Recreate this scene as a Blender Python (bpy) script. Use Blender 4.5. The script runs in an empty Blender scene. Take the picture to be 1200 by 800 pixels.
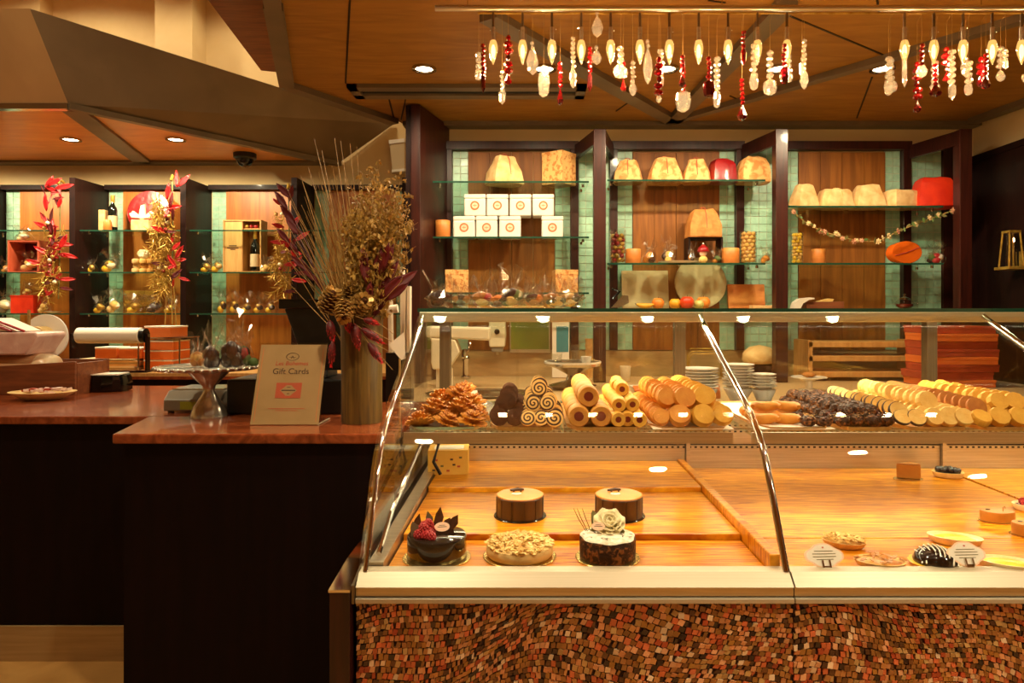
import bpy, math, random
from mathutils import Matrix, Vector, Euler
random.seed(7)
S = bpy.context.scene
COL = S.collection
PI = math.pi
# ---------------------------------------------------------------- camera
F, VX, VY, EYE = 800.0, 626.0, 364.0, 1.30      # focal length and vanishing point in pixels of 1200x800
cam = bpy.data.cameras.new('camera'); camo = bpy.data.objects.new('camera', cam); COL.objects.link(camo)
camo.location = (0, 0, EYE); camo.rotation_euler = (PI/2, 0, 0)
cam.sensor_width = 36; cam.lens = 36*F/1200
cam.shift_x = -(VX-600)/1200; cam.shift_y = (VY-400)/1200
cam.clip_start = .05
S.camera = camo
# ---------------------------------------------------------------- world, exposure, large lights
w = bpy.data.worlds.new('world'); S.world = w; w.use_nodes = True
w.node_tree.nodes['Background'].inputs[0].default_value = (1, .68, .4, 1)
w.node_tree.nodes['Background'].inputs[1].default_value = .05
vs = S.view_settings
vs.view_transform = 'Standard'; vs.look = 'None'; vs.gamma = 1; vs.use_curve_mapping = False
vs.exposure = .35
try:
    S.cycles.transparent_max_bounces = 32
except Exception: pass
WARM = (1, .85, .54)
LAMP = dict(down=33, front=56, hood=72, high=95, bulb=1.8, case=5.0, shelf=1.5)

def lamp(kind, name, loc, power, col=WARM, size=.05, rot=(0, 0, 0), spot=None, sy=None, blend=.6):
    l = bpy.data.lights.new(name, kind); l.energy = power; l.color = col
    if kind == 'AREA':
        l.size = size
        if sy: l.shape = 'RECTANGLE'; l.size_y = sy
    else: l.shadow_soft_size = size
    if kind == 'SPOT': l.spot_size = math.radians(spot or 100); l.spot_blend = blend
    o = bpy.data.objects.new(name, l); COL.objects.link(o); o.location = loc; o.rotation_euler = rot
    return o
# ---------------------------------------------------------------- pixel helpers
def X(px, Y): return (px-VX)*Y/F
def Z(py, Y): return EYE-(py-VY)*Y/F
def YZ(py, z): return (EYE-z)*F/(py-VY)
# ---------------------------------------------------------------- materials
def s(r, g, b):
    f = lambda c: (c/12.92 if c <= .04045 else ((c+.055)/1.055)**2.4)
    return (f(r/255), f(g/255), f(b/255), 1)
MATS = {}
def N(nt, t, **kw):
    n = nt.nodes.new(t)
    for k, v in kw.items(): setattr(n, k, v)
    return n
def mat(name, c1, c2=None, rough=.5, metal=0, scale=8, stretch=(1, 1, 1), bump=0, emit=None, es=0, spec=.5, detail=4, coat=0, lo=.35, hi=.65, sss=0, alpha=1, dist=.5, trans=0):
    if name in MATS: return MATS[name]
    m = bpy.data.materials.new(name); m.use_nodes = True; nt = m.node_tree
    p = nt.nodes['Principled BSDF']; L = nt.links.new
    p.inputs['Base Color'].default_value = c1
    p.inputs['Roughness'].default_value = rough; p.inputs['Metallic'].default_value = metal
    p.inputs['Specular IOR Level'].default_value = spec; p.inputs['Coat Weight'].default_value = coat
    p.inputs['Coat Roughness'].default_value = .08
    if trans: p.inputs['Transmission Weight'].default_value = trans
    if sss: p.inputs['Subsurface Weight'].default_value = sss; p.inputs['Subsurface Radius'].default_value = (.01, .006, .003)
    if emit: p.inputs['Emission Color'].default_value = emit; p.inputs['Emission Strength'].default_value = es
    if c2 or bump:
        tc = N(nt, 'ShaderNodeTexCoord'); mp = N(nt, 'ShaderNodeMapping'); mp.inputs['Scale'].default_value = stretch
        no = N(nt, 'ShaderNodeTexNoise'); no.inputs['Scale'].default_value = scale; no.inputs['Detail'].default_value = detail
        no.inputs['Distortion'].default_value = dist
        L(tc.outputs['Object'], mp.inputs[0]); L(mp.outputs[0], no.inputs['Vector'])
        if c2:
            r = N(nt, 'ShaderNodeValToRGB'); r.color_ramp.elements[0].position = lo; r.color_ramp.elements[1].position = hi
            r.color_ramp.elements[0].color = c1; r.color_ramp.elements[1].color = c2
            L(no.outputs['Fac'], r.inputs[0]); L(r.outputs[0], p.inputs['Base Color'])
        if bump:
            b = N(nt, 'ShaderNodeBump'); b.inputs['Strength'].default_value = bump; b.inputs['Distance'].default_value = .01
            L(no.outputs['Fac'], b.inputs['Height']); L(b.outputs[0], p.inputs['Normal'])
    if alpha < 1:
        p.inputs['Alpha'].default_value = alpha
    MATS[name] = m
    return m
def glass(name, tint=(1, 1, 1, 1), base=.035, edge=.5, rough=.0, gcol=(1, 1, 1, 1), power=4, diff=0, glow=None, gs=0):
    """thin clear sheet: transparent with a glossy coat that grows towards grazing angles"""
    m = bpy.data.materials.new(name); m.use_nodes = True; nt = m.node_tree; nt.nodes.clear(); L = nt.links.new
    o = N(nt, 'ShaderNodeOutputMaterial'); t = N(nt, 'ShaderNodeBsdfTransparent'); g = N(nt, 'ShaderNodeBsdfGlossy')
    t.inputs[0].default_value = tint; g.inputs['Roughness'].default_value = rough; g.inputs[0].default_value = gcol
    lw = N(nt, 'ShaderNodeLayerWeight'); lw.inputs[0].default_value = .5
    pw = N(nt, 'ShaderNodeMath', operation='POWER'); pw.inputs[1].default_value = power
    ma = N(nt, 'ShaderNodeMath', operation='MULTIPLY_ADD'); ma.inputs[1].default_value = edge; ma.inputs[2].default_value = base
    mx = N(nt, 'ShaderNodeMixShader')
    L(lw.outputs['Facing'], pw.inputs[0]); L(pw.outputs[0], ma.inputs[0]); L(ma.outputs[0], mx.inputs[0])
    src = t.outputs[0]
    if diff or glow:
        e = N(nt, 'ShaderNodeEmission') if glow else N(nt, 'ShaderNodeBsdfTranslucent'); m2 = N(nt, 'ShaderNodeMixShader'); m2.inputs[0].default_value = diff or .45
        e.inputs[0].default_value = glow or (1, .95, .86, 1)
        if glow: e.inputs[1].default_value = gs
        L(src, m2.inputs[1]); L(e.outputs[0], m2.inputs[2]); src = m2.outputs[0]
    L(src, mx.inputs[1]); L(g.outputs[0], mx.inputs[2]); L(mx.outputs[0], o.inputs[0])
    MATS[name] = m
    return m
def attrmat(name, rough=.4, coat=0, bump=0):
    m = bpy.data.materials.new(name); m.use_nodes = True; nt = m.node_tree; p = nt.nodes['Principled BSDF']
    a = N(nt, 'ShaderNodeAttribute', attribute_name='Col'); nt.links.new(a.outputs['Color'], p.inputs['Base Color'])
    p.inputs['Roughness'].default_value = rough; p.inputs['Coat Weight'].default_value = coat
    MATS[name] = m
    return m
def spiralmat(name, c1, c2, k=95, axis='Y'):
    """a two-coloured roll: spiral in the disc's own plane (x, z)"""
    m = bpy.data.materials.new(name); m.use_nodes = True; nt = m.node_tree; p = nt.nodes['Principled BSDF']; L = nt.links.new
    tc = N(nt, 'ShaderNodeTexCoord'); sp = N(nt, 'ShaderNodeSeparateXYZ'); L(tc.outputs['Object'], sp.inputs[0])
    at = N(nt, 'ShaderNodeMath', operation='ARCTAN2'); L(sp.outputs['Z'], at.inputs[0]); L(sp.outputs['X'], at.inputs[1])
    cm = N(nt, 'ShaderNodeCombineXYZ'); L(sp.outputs['X'], cm.inputs[0]); L(sp.outputs['Z'], cm.inputs[1])
    ln = N(nt, 'ShaderNodeVectorMath', operation='LENGTH'); L(cm.outputs[0], ln.inputs[0])
    a = N(nt, 'ShaderNodeMath', operation='MULTIPLY'); a.inputs[1].default_value = k; L(ln.outputs['Value'], a.inputs[0])
    b = N(nt, 'ShaderNodeMath', operation='MULTIPLY'); b.inputs[1].default_value = 1/(2*PI); L(at.outputs[0], b.inputs[0])
    c = N(nt, 'ShaderNodeMath', operation='ADD'); L(a.outputs[0], c.inputs[0]); L(b.outputs[0], c.inputs[1])
    d = N(nt, 'ShaderNodeMath', operation='FRACT'); L(c.outputs[0], d.inputs[0])
    g = N(nt, 'ShaderNodeMath', operation='GREATER_THAN'); g.inputs[1].default_value = .55; L(d.outputs[0], g.inputs[0])
    mx = N(nt, 'ShaderNodeMix', data_type='RGBA'); mx.inputs['A'].default_value = c1; mx.inputs['B'].default_value = c2
    L(g.outputs[0], mx.inputs['Factor']); L(mx.outputs['Result'], p.inputs['Base Color']); p.inputs['Roughness'].default_value = .75
    MATS[name] = m
    return m
M = MATS
mat('cherry', s(40, 14, 10), s(62, 23, 15), .36, spec=.35, scale=6, stretch=(8, 8, .6), coat=.15)
mat('dark_wood', s(24, 8, 6), s(36, 13, 9), .5, spec=.18, scale=6, stretch=(8, 8, .6), coat=.1)
mat('counter_body', s(13, 3, 3), s(20, 5, 5), .6, spec=.12, scale=5, stretch=(6, 6, .5))
mat('panel_wood', s(124, 72, 26), s(152, 92, 34), .5, scale=5, stretch=(7, 7, .5), spec=.3)
mat('panel_wood_left', s(172, 98, 36), s(196, 118, 46), .42, scale=5, stretch=(7, 7, .5))
mat('ceil_wood', s(142, 94, 30), s(162, 112, 40), .5, spec=.3, scale=2.2, stretch=(1.2, 6, 1), dist=1.6, detail=6)
mat('soffit_wood', s(196, 122, 40), s(212, 140, 52), .4, scale=2.2, stretch=(1, 5, 1), dist=1.2)
mat('cream', s(206, 178, 128), s(214, 188, 140), .85, scale=3)
mat('bulk_metal', s(126, 106, 82), s(138, 118, 92), .45, .25, scale=3)
mat('bulk_metal_lit', s(186, 152, 108), s(198, 164, 118), .4, .3, scale=3)  # the same grey-brown bulkhead metal, with the glare painted into its colour
mat('strip_metal', s(104, 88, 66), s(118, 100, 76), .5, .2, scale=4)
mat('steel', s(190, 184, 172), None, .22, 1)
mat('brushed', s(186, 172, 150), s(204, 190, 166), .34, .9, scale=4, stretch=(1, 40, 40))
mat('alu', s(184, 170, 146), s(192, 178, 154), .42, .35, scale=4, stretch=(.6, 40, 40))
mat('chrome', s(220, 214, 204), None, .08, 1)
mat('kick_steel', s(164, 132, 86), s(178, 146, 98), .45, .2, scale=3, stretch=(1, 20, 20))
mat('black', s(14, 12, 12), None, .35)
mat('black_gloss', s(10, 9, 9), None, .12)
mat('slot_black', s(4, 4, 4), None, .8)
mat('tile', s(150, 190, 164), s(170, 206, 180), .34, scale=30, coat=.05)
mat('grout', s(196, 200, 176), None, .8)
mat('marble_red', s(106, 44, 20), s(164, 82, 44), .2, scale=11, stretch=(1, 1.6, 1), detail=9, dist=2.5, coat=.3, lo=.3, hi=.7)
mat('floor_stone', s(166, 118, 60), s(196, 146, 82), .4, scale=4, detail=8, dist=1)
mat('deck_stone', s(164, 74, 0), s(240, 166, 30), .3, scale=6, stretch=(.6, 8, 1), detail=11, dist=3, lo=.36, hi=.68)
mat('work_top', s(186, 152, 104), s(196, 162, 114), .35, scale=6)
mat('backsplash', s(170, 138, 92), s(190, 156, 106), .3, scale=4, stretch=(1, 1, 4), dist=2)
mat('paper_cream', s(218, 164, 100), s(240, 202, 142), .75, scale=18, bump=.5)
mat('paper_bag', s(204, 132, 66), s(232, 176, 108), .7, scale=26, bump=.6, lo=.42, hi=.56)
mat('paper_print', s(200, 122, 58), s(234, 178, 108), .65, scale=45, bump=.1, lo=.4, hi=.5)
mat('paper_kraft', s(186, 112, 46), s(208, 136, 66), .7, scale=24, bump=.4)
mat('foil_red', s(150, 18, 22), s(120, 10, 16), .28, scale=12, bump=.5, coat=.4)
mat('foil_orange', s(216, 52, 20), s(196, 36, 14), .4, scale=12, bump=.5)
mat('tin_white', s(236, 226, 214), None, .35)
mat('orange_print', s(222, 112, 58), None, .5)
mat('peach', s(248, 206, 178), None, .5)
mat('orange_card', s(220, 104, 34), s(228, 116, 44), .6, scale=8)
mat('red_card', s(184, 70, 36), s(164, 56, 28), .6, scale=14)
mat('white_card', s(240, 226, 206), None, .65)
mat('white_gloss', s(240, 234, 222), None, .15, coat=.4)
mat('pink_wrap', s(232, 200, 186), s(214, 168, 156), .35, scale=14, bump=.3)
mat('plastic_wrap', s(236, 218, 180), s(222, 178, 138), .3, scale=9, bump=.3)
mat('candle', s(214, 142, 62), s(196, 96, 40), .45, scale=6, stretch=(.2, .2, 3), sss=.1)
mat('choc', s(46, 24, 14), s(62, 34, 20), .35, scale=30, bump=.1)
mat('choc_matte', s(70, 41, 23), s(88, 54, 32), .7, spec=.15, scale=40, bump=.3)
mat('choc_gloss', s(26, 16, 10), None, .08, coat=.6)
mat('choc_side', s(84, 52, 26), s(58, 34, 16), .35, scale=10, stretch=(3, 3, .4))
mat('caramel', s(180, 112, 38), s(192, 124, 48), .3, scale=20)
mat('custard', s(250, 214, 60), s(226, 168, 40), .3, scale=9)
mat('crust', s(236, 204, 140), s(222, 180, 110), .75, scale=30, bump=.3)
mat('almond', s(242, 214, 140), s(216, 166, 84), .6, scale=40)
mat('gold_board', s(210, 178, 104), None, .25, .9)
mat('raspberry', s(168, 30, 38), s(196, 52, 58), .35, scale=60, bump=.3)
mat('berry_dark', s(28, 14, 22), None, .2, coat=.4)
mat('petal', s(250, 240, 206), s(244, 228, 180), .6, scale=12)
mat('sugar', s(246, 240, 228), s(214, 196, 170), .9, scale=70)
mat('leaf_olive', s(96, 90, 40), s(120, 108, 52), .6, scale=12)
mat('leaf_green', s(70, 96, 40), s(94, 116, 52), .55, scale=12)
mat('fritter', s(176, 100, 8), s(212, 142, 30), .55, scale=40, bump=.2)
mat('roll_tan', s(192, 128, 46), s(208, 148, 62), .7, scale=30, bump=.2)
mat('roll_yellow', s(210, 154, 46), s(222, 170, 62), .7, scale=30, bump=.2)
mat('roll_orange', s(200, 124, 32), s(214, 146, 50), .65, scale=30, bump=.2)
mat('brown_biscuit', s(178, 112, 40), s(156, 92, 30), .75, scale=30, bump=.3)
mat('cream_biscuit', s(230, 192, 112), s(222, 174, 88), .75, scale=30, bump=.3)
mat('jam', s(112, 34, 26), None, .2)
mat('nut', s(216, 168, 96), None, .6)
mat('nutchoc', s(50, 27, 14), s(136, 82, 40), .6, spec=.2, scale=90, bump=.6, lo=.5, hi=.66)
spiralmat('pinwheel', s(238, 190, 110), s(66, 36, 20))
mat('parchment', s(206, 184, 142), s(186, 160, 116), .7, scale=8)
mat('board_round', s(206, 186, 142), s(184, 162, 116), .6, scale=9)
mat('board_orange', s(222, 142, 66), s(202, 112, 44), .6, scale=14)
mat('light_wood', s(206, 156, 88), s(188, 134, 70), .55, scale=6, stretch=(8, 8, 1))
mat('mid_wood', s(112, 58, 30), s(140, 78, 42), .5, scale=6, stretch=(1, 8, 8))
mat('vase', s(112, 84, 28), s(64, 44, 12), .5, scale=9, stretch=(7, 7, .5), bump=.2, lo=.3, hi=.7)
mat('straw', s(150, 112, 52), s(180, 142, 78), .6, scale=20)
mat('gold_dry', s(138, 104, 36), s(184, 146, 66), .55, scale=30)
mat('gold_shiny', s(206, 168, 76), s(164, 122, 44), .32, .5, scale=25)
mat('red_leaf', s(190, 14, 18), s(150, 8, 14), .45, scale=20)
mat('red_dark', s(104, 10, 16), s(78, 6, 12), .55, scale=20)
mat('red_bristle', s(222, 18, 28), s(150, 10, 18), .4, scale=80, bump=.5)
mat('cone_gold', s(150, 112, 52), s(196, 156, 84), .35, .4, scale=30)
mat('sign_paper', s(170, 136, 88), s(178, 144, 96), .6, scale=9)
mat('sign_red', s(190, 84, 52), None, .6)
mat('ink', s(84, 58, 40), None, .6)
mat('ink_red', s(190, 70, 44), None, .6)
mat('clear_acrylic', s(200, 180, 150), None, .1)
mat('silver_tray', s(214, 208, 196), s(170, 162, 148), .2, .75, scale=18, bump=.25)
mat('green_screen', s(120, 128, 44), s(84, 96, 52), .2, scale=2, coat=.4)
mat('grey_plastic', s(132, 122, 104), None, .4)
mat('cream_plastic', s(226, 210, 176), None, .35)
mat('lcd', s(150, 150, 40), None, .3)
mat('teal_paper', s(60, 130, 140), None, .6)
mat('bottle_green', s(14, 18, 14), None, .08, coat=.5)
mat('bulb_core', s(255, 200, 120), emit=(1, .56, .20, 1), es=7)
mat('lamp_disc', s(255, 240, 220), emit=(1, .82, .58, 1), es=40)
mat('led', s(255, 240, 220), emit=(1, .86, .62, 1), es=10)
mat('sconce_glass', s(196, 176, 140), s(206, 186, 150), .5, scale=3)
mat('crystal_red', s(176, 12, 20), None, .06, coat=1, trans=.35)
mat('crystal_dark', s(104, 6, 16), None, .06, coat=1, trans=.3)
glass('pane', (.985, .985, .97, 1), .022, .55)
glass('pane_green', (.86, .95, .9, 1), .05, .5)
glass('cello', (.97, .95, .92, 1), .10, .6, .12)
glass('clear', (.96, .96, .94, 1), .07, .6)
glass('bulb_glass', (1, .9, .7, 1), .06, .5, glow=(1, .5, .13, 1), gs=1.5)
glass('crystal', (.97, .93, .86, 1), .22, .6, 0, (1, .97, .9, 1), 2, diff=.22)
glass('tray_glass', (.93, .92, .88, 1), .12, .6)
glass('bottle_glass', (.9, .9, .86, 1), .06, .6)
attrmat('mosaic', .3, .25)
attrmat('attr_matte', .6)
mat('grout_dark', s(60, 36, 22), None, .9)
mat('brushed_dark', s(110, 96, 74), s(128, 112, 88), .35, .8, scale=4, stretch=(40, 40, 1))
mat('orange_gloss', s(226, 100, 24), None, .15, coat=.4)
mat('box_yellow', s(232, 176, 64), s(238, 188, 80), .6, scale=10)
mat('apple_fill', s(226, 170, 80), s(190, 112, 40), .35, scale=30)
mat('crust_pale', s(248, 232, 196), s(240, 214, 160), .7, scale=20)
mat('box_lid', s(214, 168, 100), s(200, 150, 84), .6, scale=6, stretch=(8, 8, 1))
mat('peach_dull', s(214, 160, 116), None, .5)
mat('edge_green', s(26, 70, 54), None, .15, coat=.3)
# ---------------------------------------------------------------- mesh builder
class B:
    def __init__(self): self.v = []; self.f = []; self.m = []; self.c = {}
    def add(self, vs_, fs, mi=0, col=None):
        o = len(self.v); self.v += [tuple(p) for p in vs_]
        for f in fs:
            if col: self.c[len(self.f)] = col
            self.f.append(tuple(i+o for i in f)); self.m.append(mi)
        return self
    def box(self, x0, x1, y0, y1, z0, z1, mi=0, mx=None, col=None):
        p = [(x, y, z) for x in (x0, x1) for y in (y0, y1) for z in (z0, z1)]
        if mx: p = [mx @ Vector(q) for q in p]
        return self.add(p, [(0, 1, 3, 2), (4, 6, 7, 5), (0, 4, 5, 1), (2, 3, 7, 6), (0, 2, 6, 4), (1, 5, 7, 3)], mi, col)
    def quad(self, a, b, c, d, mi=0): return self.add([a, b, c, d], [(0, 1, 2, 3)], mi)
    def prism(self, poly, a, b, axis='z', mi=0, mx=None):
        n = len(poly)
        def pt(u, v_, t): return {'z': (u, v_, t), 'y': (u, t, v_), 'x': (t, u, v_)}[axis]
        p = [pt(u, v_, a) for u, v_ in poly]+[pt(u, v_, b) for u, v_ in poly]
        if mx: p = [mx @ Vector(q) for q in p]
        return self.add(p, [tuple(range(n))[::-1], tuple(range(n, 2*n))]+[(i, (i+1) % n, (i+1) % n+n, i+n) for i in range(n)], mi)
    def loft(self, rings, cap=True, mi=0, closed=True):
        n = len(rings[0]); o = len(self.v); vs_ = [p for r in rings for p in r]; fs = []
        for k in range(len(rings)-1):
            for i in range(n if closed else n-1):
                j = (i+1) % n; fs.append((k*n+i, k*n+j, (k+1)*n+j, (k+1)*n+i))
        if cap and closed: fs += [tuple(range(n))[::-1], tuple(range((len(rings)-1)*n, len(rings)*n))]
        return self.add(vs_, fs, mi)
    def lathe(self, prof, n=20, c=(0, 0, 0), mi=0, sx=1, sy=1, mx=None, cap=True, fn=None):
        R = []
        for r, z in prof:
            ring = []
            for i in range(n):
                a = 2*PI*i/n; k = fn(a, z) if fn else 1
                p = Vector((c[0]+r*k*sx*math.cos(a), c[1]+r*k*sy*math.sin(a), c[2]+z))
                ring.append(mx @ p if mx else p)
            R.append(ring)
        return self.loft(R, cap, mi)
    def tube(self, pts, r, n=6, mi=0, cap=True):
        pts = [Vector(p) for p in pts]; R = []
        rr = r if isinstance(r, (list, tuple)) else [r]*len(pts)
        ref = Vector((0, 0, 1))
        t0 = (pts[-1]-pts[0]).normalized()
        if abs(t0.dot(ref)) > .9: ref = Vector((1, 0, 0))
        for i, p in enumerate(pts):
            t = (pts[min(i+1, len(pts)-1)]-pts[max(i-1, 0)]).normalized()
            u = t.cross(ref)
            if u.length < 1e-4: u = t.cross(Vector((0, 1, 0)))
            u.normalize(); w_ = t.cross(u)
            R.append([p+(u*math.cos(2*PI*k/n)+w_*math.sin(2*PI*k/n))*rr[i] for k in range(n)])
        return self.loft(R, cap, mi)
    def cyl(self, a, b, r, n=12, r2=None, mi=0): return self.tube([a, b], [r, r if r2 is None else r2], n, mi)
    def sph(self, c, r, n=10, m=6, mi=0, jit=0, mx=None):
        if not isinstance(r, (list, tuple)): r = (r, r, r)
        vs_ = []
        for i in range(m+1):
            t = PI*i/m
            for k in range(n):
                a = 2*PI*k/n; j = 1+random.uniform(-jit, jit)
                p = Vector((r[0]*math.sin(t)*math.cos(a)*j, r[1]*math.sin(t)*math.sin(a)*j, r[2]*math.cos(t)*j))
                if i in (0, m): p = Vector((0, 0, r[2]*math.cos(t)))
                if mx: p = mx @ p
                vs_.append(p+Vector(c))
        fs = [(i*n+k, (i+1)*n+k, (i+1)*n+(k+1) % n, i*n+(k+1) % n) for i in range(m) for k in range(n)]
        return self.add(vs_, fs, mi)
    def build(self, name, mt, parent=None, smooth=0, bevel=0, loc=None, rot=None, seg=2):
        me = bpy.data.meshes.new(name); me.from_pydata(self.v, [], self.f)
        mts = mt if isinstance(mt, (list, tuple)) else [mt]
        for q in mts: me.materials.append(M[q] if isinstance(q, str) else q)
        if len(mts) > 1: me.polygons.foreach_set('material_index', self.m)
        if self.c:
            ca = me.color_attributes.new('Col', 'FLOAT_COLOR', 'CORNER'); buf = []
            for i, p in enumerate(me.polygons):
                buf += list(self.c.get(i, (.5, .5, .5, 1)))*p.loop_total
            ca.data.foreach_set('color', buf)
        me.update(); me.validate(clean_customdata=False)
        fix_normals(me)
        if smooth:
            me.polygons.foreach_set('use_smooth', [True]*len(me.polygons))
            me.set_sharp_from_angle(angle=math.radians(smooth))
        o = bpy.data.objects.new(name, me); COL.objects.link(o)
        if parent: o.parent = parent
        if loc: o.location = loc
        if rot: o.rotation_euler = rot
        if bevel:
            bm = o.modifiers.new('bevel', 'BEVEL'); bm.width = bevel; bm.segments = seg; bm.limit_method = 'ANGLE'; bm.angle_limit = math.radians(50)
        return o
import bmesh
def fix_normals(me):
    bm = bmesh.new(); bm.from_mesh(me); bmesh.ops.recalc_face_normals(bm, faces=bm.faces); bm.to_mesh(me); bm.free()
def tag(o, label, cat=None, group=None, kind=None):
    o['label'] = label
    if cat: o['category'] = cat
    if group: o['group'] = group
    if kind: o['kind'] = kind
    return o
def thing(name, label, cat, loc=(0, 0, 0), rz=0, group=None):
    o = bpy.data.objects.new(name, None); COL.objects.link(o); o.location = loc; o.rotation_euler = (0, 0, rz); o.empty_display_size = .05
    return tag(o, label, cat, group)
def struct(o, label=None):
    o['kind'] = 'structure'
    if label: o['label'] = label
    return o
def part(mesh_o, parent, loc=(0, 0, 0), rot=(0, 0, 0), sc=None, name=None):
    c = mesh_o.copy(); COL.objects.link(c); c.parent = parent; c.location = loc; c.rotation_euler = rot
    if sc: c.scale = (sc, sc, sc) if not isinstance(sc, tuple) else sc
    return c
def clone(root, loc, rot=None, label=None, sc=None):
    c = root.copy(); COL.objects.link(c); c.location = loc
    if rot is not None: c.rotation_euler = rot
    if sc: c.scale = (sc, sc, sc)
    if label: c['label'] = label
    for ch in root.children:
        d = ch.copy(); COL.objects.link(d); d.parent = c
        for g in ch.children:
            e = g.copy(); COL.objects.link(e); e.parent = d
    return c
class Proto:
    """first use places the original, later uses place copies"""
    def __init__(self, root): self.r = root; self.used = False
    def put(self, loc, rot=(0, 0, 0), label=None, sc=None):
        if not self.used:
            self.used = True; o = self.r; o.location = loc; o.rotation_euler = rot
            if sc: o.scale = (sc, sc, sc)
            if label: o['label'] = label
            return o
        return clone(self.r, loc, rot, label, sc)
RN = random.uniform
ORD = ['first', 'second', 'third', 'fourth', 'fifth', 'sixth', 'seventh', 'eighth', 'ninth', 'tenth', 'eleventh', 'twelfth', 'thirteenth', 'fourteenth', 'fifteenth', 'sixteenth', 'seventeenth']
# ================================================================= THE ROOM
YW, YL = 4.2, 5.65                 # shelf wall behind the case, farther wall behind the counter
ZC, ZS = 2.44, 2.52                # timber ceiling, soffit under the metal bulkhead
struct(B().box(-6, 4, -3, 6, -.1, 0).build('floor', 'floor_stone'), 'tan polished stone floor')
struct(B().box(-.75, 4, YW, YW+.12, 0, 3.2).build('wall_back', 'cream'), 'cream wall behind the pastry case')
struct(B().box(-6, -.75, YL, YL+.12, 0, 4.1).build('wall_far', 'cream'), 'cream wall behind the left counter')
struct(B().box(-.75, -.68, YW+.12, YL+.12, 0, 4.1).build('wall_return', 'cream'))
struct(B().box(-6.1, -6, -3, 6, 0, 4.1).build('wall_left', 'cream'))
struct(B().box(-6, 4, -3.1, -3, 0, 4.1).build('wall_front', 'cream'))
wr = struct(B().box(2.70, 2.82, -3, YW, 0, 3.2).build('wall_right', 'cream'), 'right side wall, dark panelled below and cream above')
B().box(2.665, 2.70, .5, YW-.01, 0, 2.2).build('wall_panelling', 'dark_wood', wr)
B().box(2.655, 2.70, .5, YW-.01, 2.2, 2.235).build('panel_cap', 'dark_wood', wr)
struct(B().box(-6, 4, -3, 6, 4.1, 4.2).build('ceiling_high', 'cream'), 'high cream ceiling')
# column in the cream wall above the bulkhead
B_ = B().box(X(188, 5.5), X(231, 5.5), 5.42, YL, 2.6, 4.05)
struct(B_.build('trim_1', 'cream'), 'square cream pilaster above the metal bulkhead')
struct(B().box(-6, X(57, 5.6), 5.5, YL, 2.6, 4.05).build('trim_2', 'cream'))
# timber ceiling, one slab with joints and metal strips
def onC(px, py, z=ZC): Y = YZ(py, z); return (X(px, Y), Y)
pl = [(-.78, -3), (-.80, 2.0), onC(317, 0), onC(334, 97), onC(465, 141), (-.79, YW), (2.70, YW), (2.70, -3)]
ceil = struct(B().prism(pl, ZC, ZC+.05).build('ceiling', 'ceil_wood'), 'honey timber panel ceiling with bronze metal strips')
pu = [(-1.25, 1.2), (-1.53, 3.19), (-1.66, 4.15), (-.7, 4.5), (-.2, 4.2), (-.2, 1.2)]
struct(B().prism(pu, 2.76, 2.82).build('ceiling_upper', 'mid_wood'))
def strip(a, b, wd, h=.03, z=ZC, mt='strip_metal', name='ceiling_strip', par=ceil):
    a = Vector((a[0], a[1])); b = Vector((b[0], b[1])); d = (b-a).normalized(); n = Vector((-d.y, d.x))*wd/2
    return B().prism([(a+n)[:], (b+n)[:], (b-n)[:], (a-n)[:]], z-h, z+.004).build(name, mt, par)
e0, e1, e2 = onC(320, 2), onC(336, 97), onC(462, 140)
strip((-.78, 1.9), e0, .06); strip(e0, e1, .07); strip(e1, e2, .07)
J = onC(789, 139)
strip(onC(572, 14), J, .085); strip(J, onC(922, 0), .085); strip(J, onC(1200, 17), .05)
strip(onC(1140, 139), onC(1215, 112), .07)
strip((-.79, YW-.05), (2.69, YW-.05), .10, .025)
for a, b in (((410, 0), (405, 97)), ((455, 112), (462, 140)), ((925, 18), (1040, 66)), ((855, 112), (872, 119)), ((1022, 90), (1004, 138)),
             ((747, 112), (722, 130)), ((476, 112), (470, 140)), ((830, 0), (850, 3)), ((1028, 0), (1030, 14))):
    strip(onC(*a), onC(*b), .008, .003, mt='dark_wood', name='panel_joint')
# slot diffuser in the timber ceiling
y0 = YZ(98, ZC); y1 = YZ(112, ZC); xa, xb = X(412, (y0+y1)/2), X(686, (y0+y1)/2)
sl = thing('air_slot', 'long black air slot in a bronze frame in the timber ceiling', 'air vent', ((xa+xb)/2, (y0+y1)/2, ZC-.02))
hx, hy = (xb-xa)/2, (y1-y0)/2
B().box(-hx, hx, -hy, -hy*.35, 0, .024).box(-hx, hx, hy*.35, hy, 0, .024).box(-hx, -hx+.05, -hy, hy, 0, .024).box(hx-.05, hx, -hy, hy, 0, .024).build('frame', 'strip_metal', sl)
B().box(-hx+.05, hx-.05, -hy*.35, hy*.35, .012, .022).build('slot', 'slot_black', sl)
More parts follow.
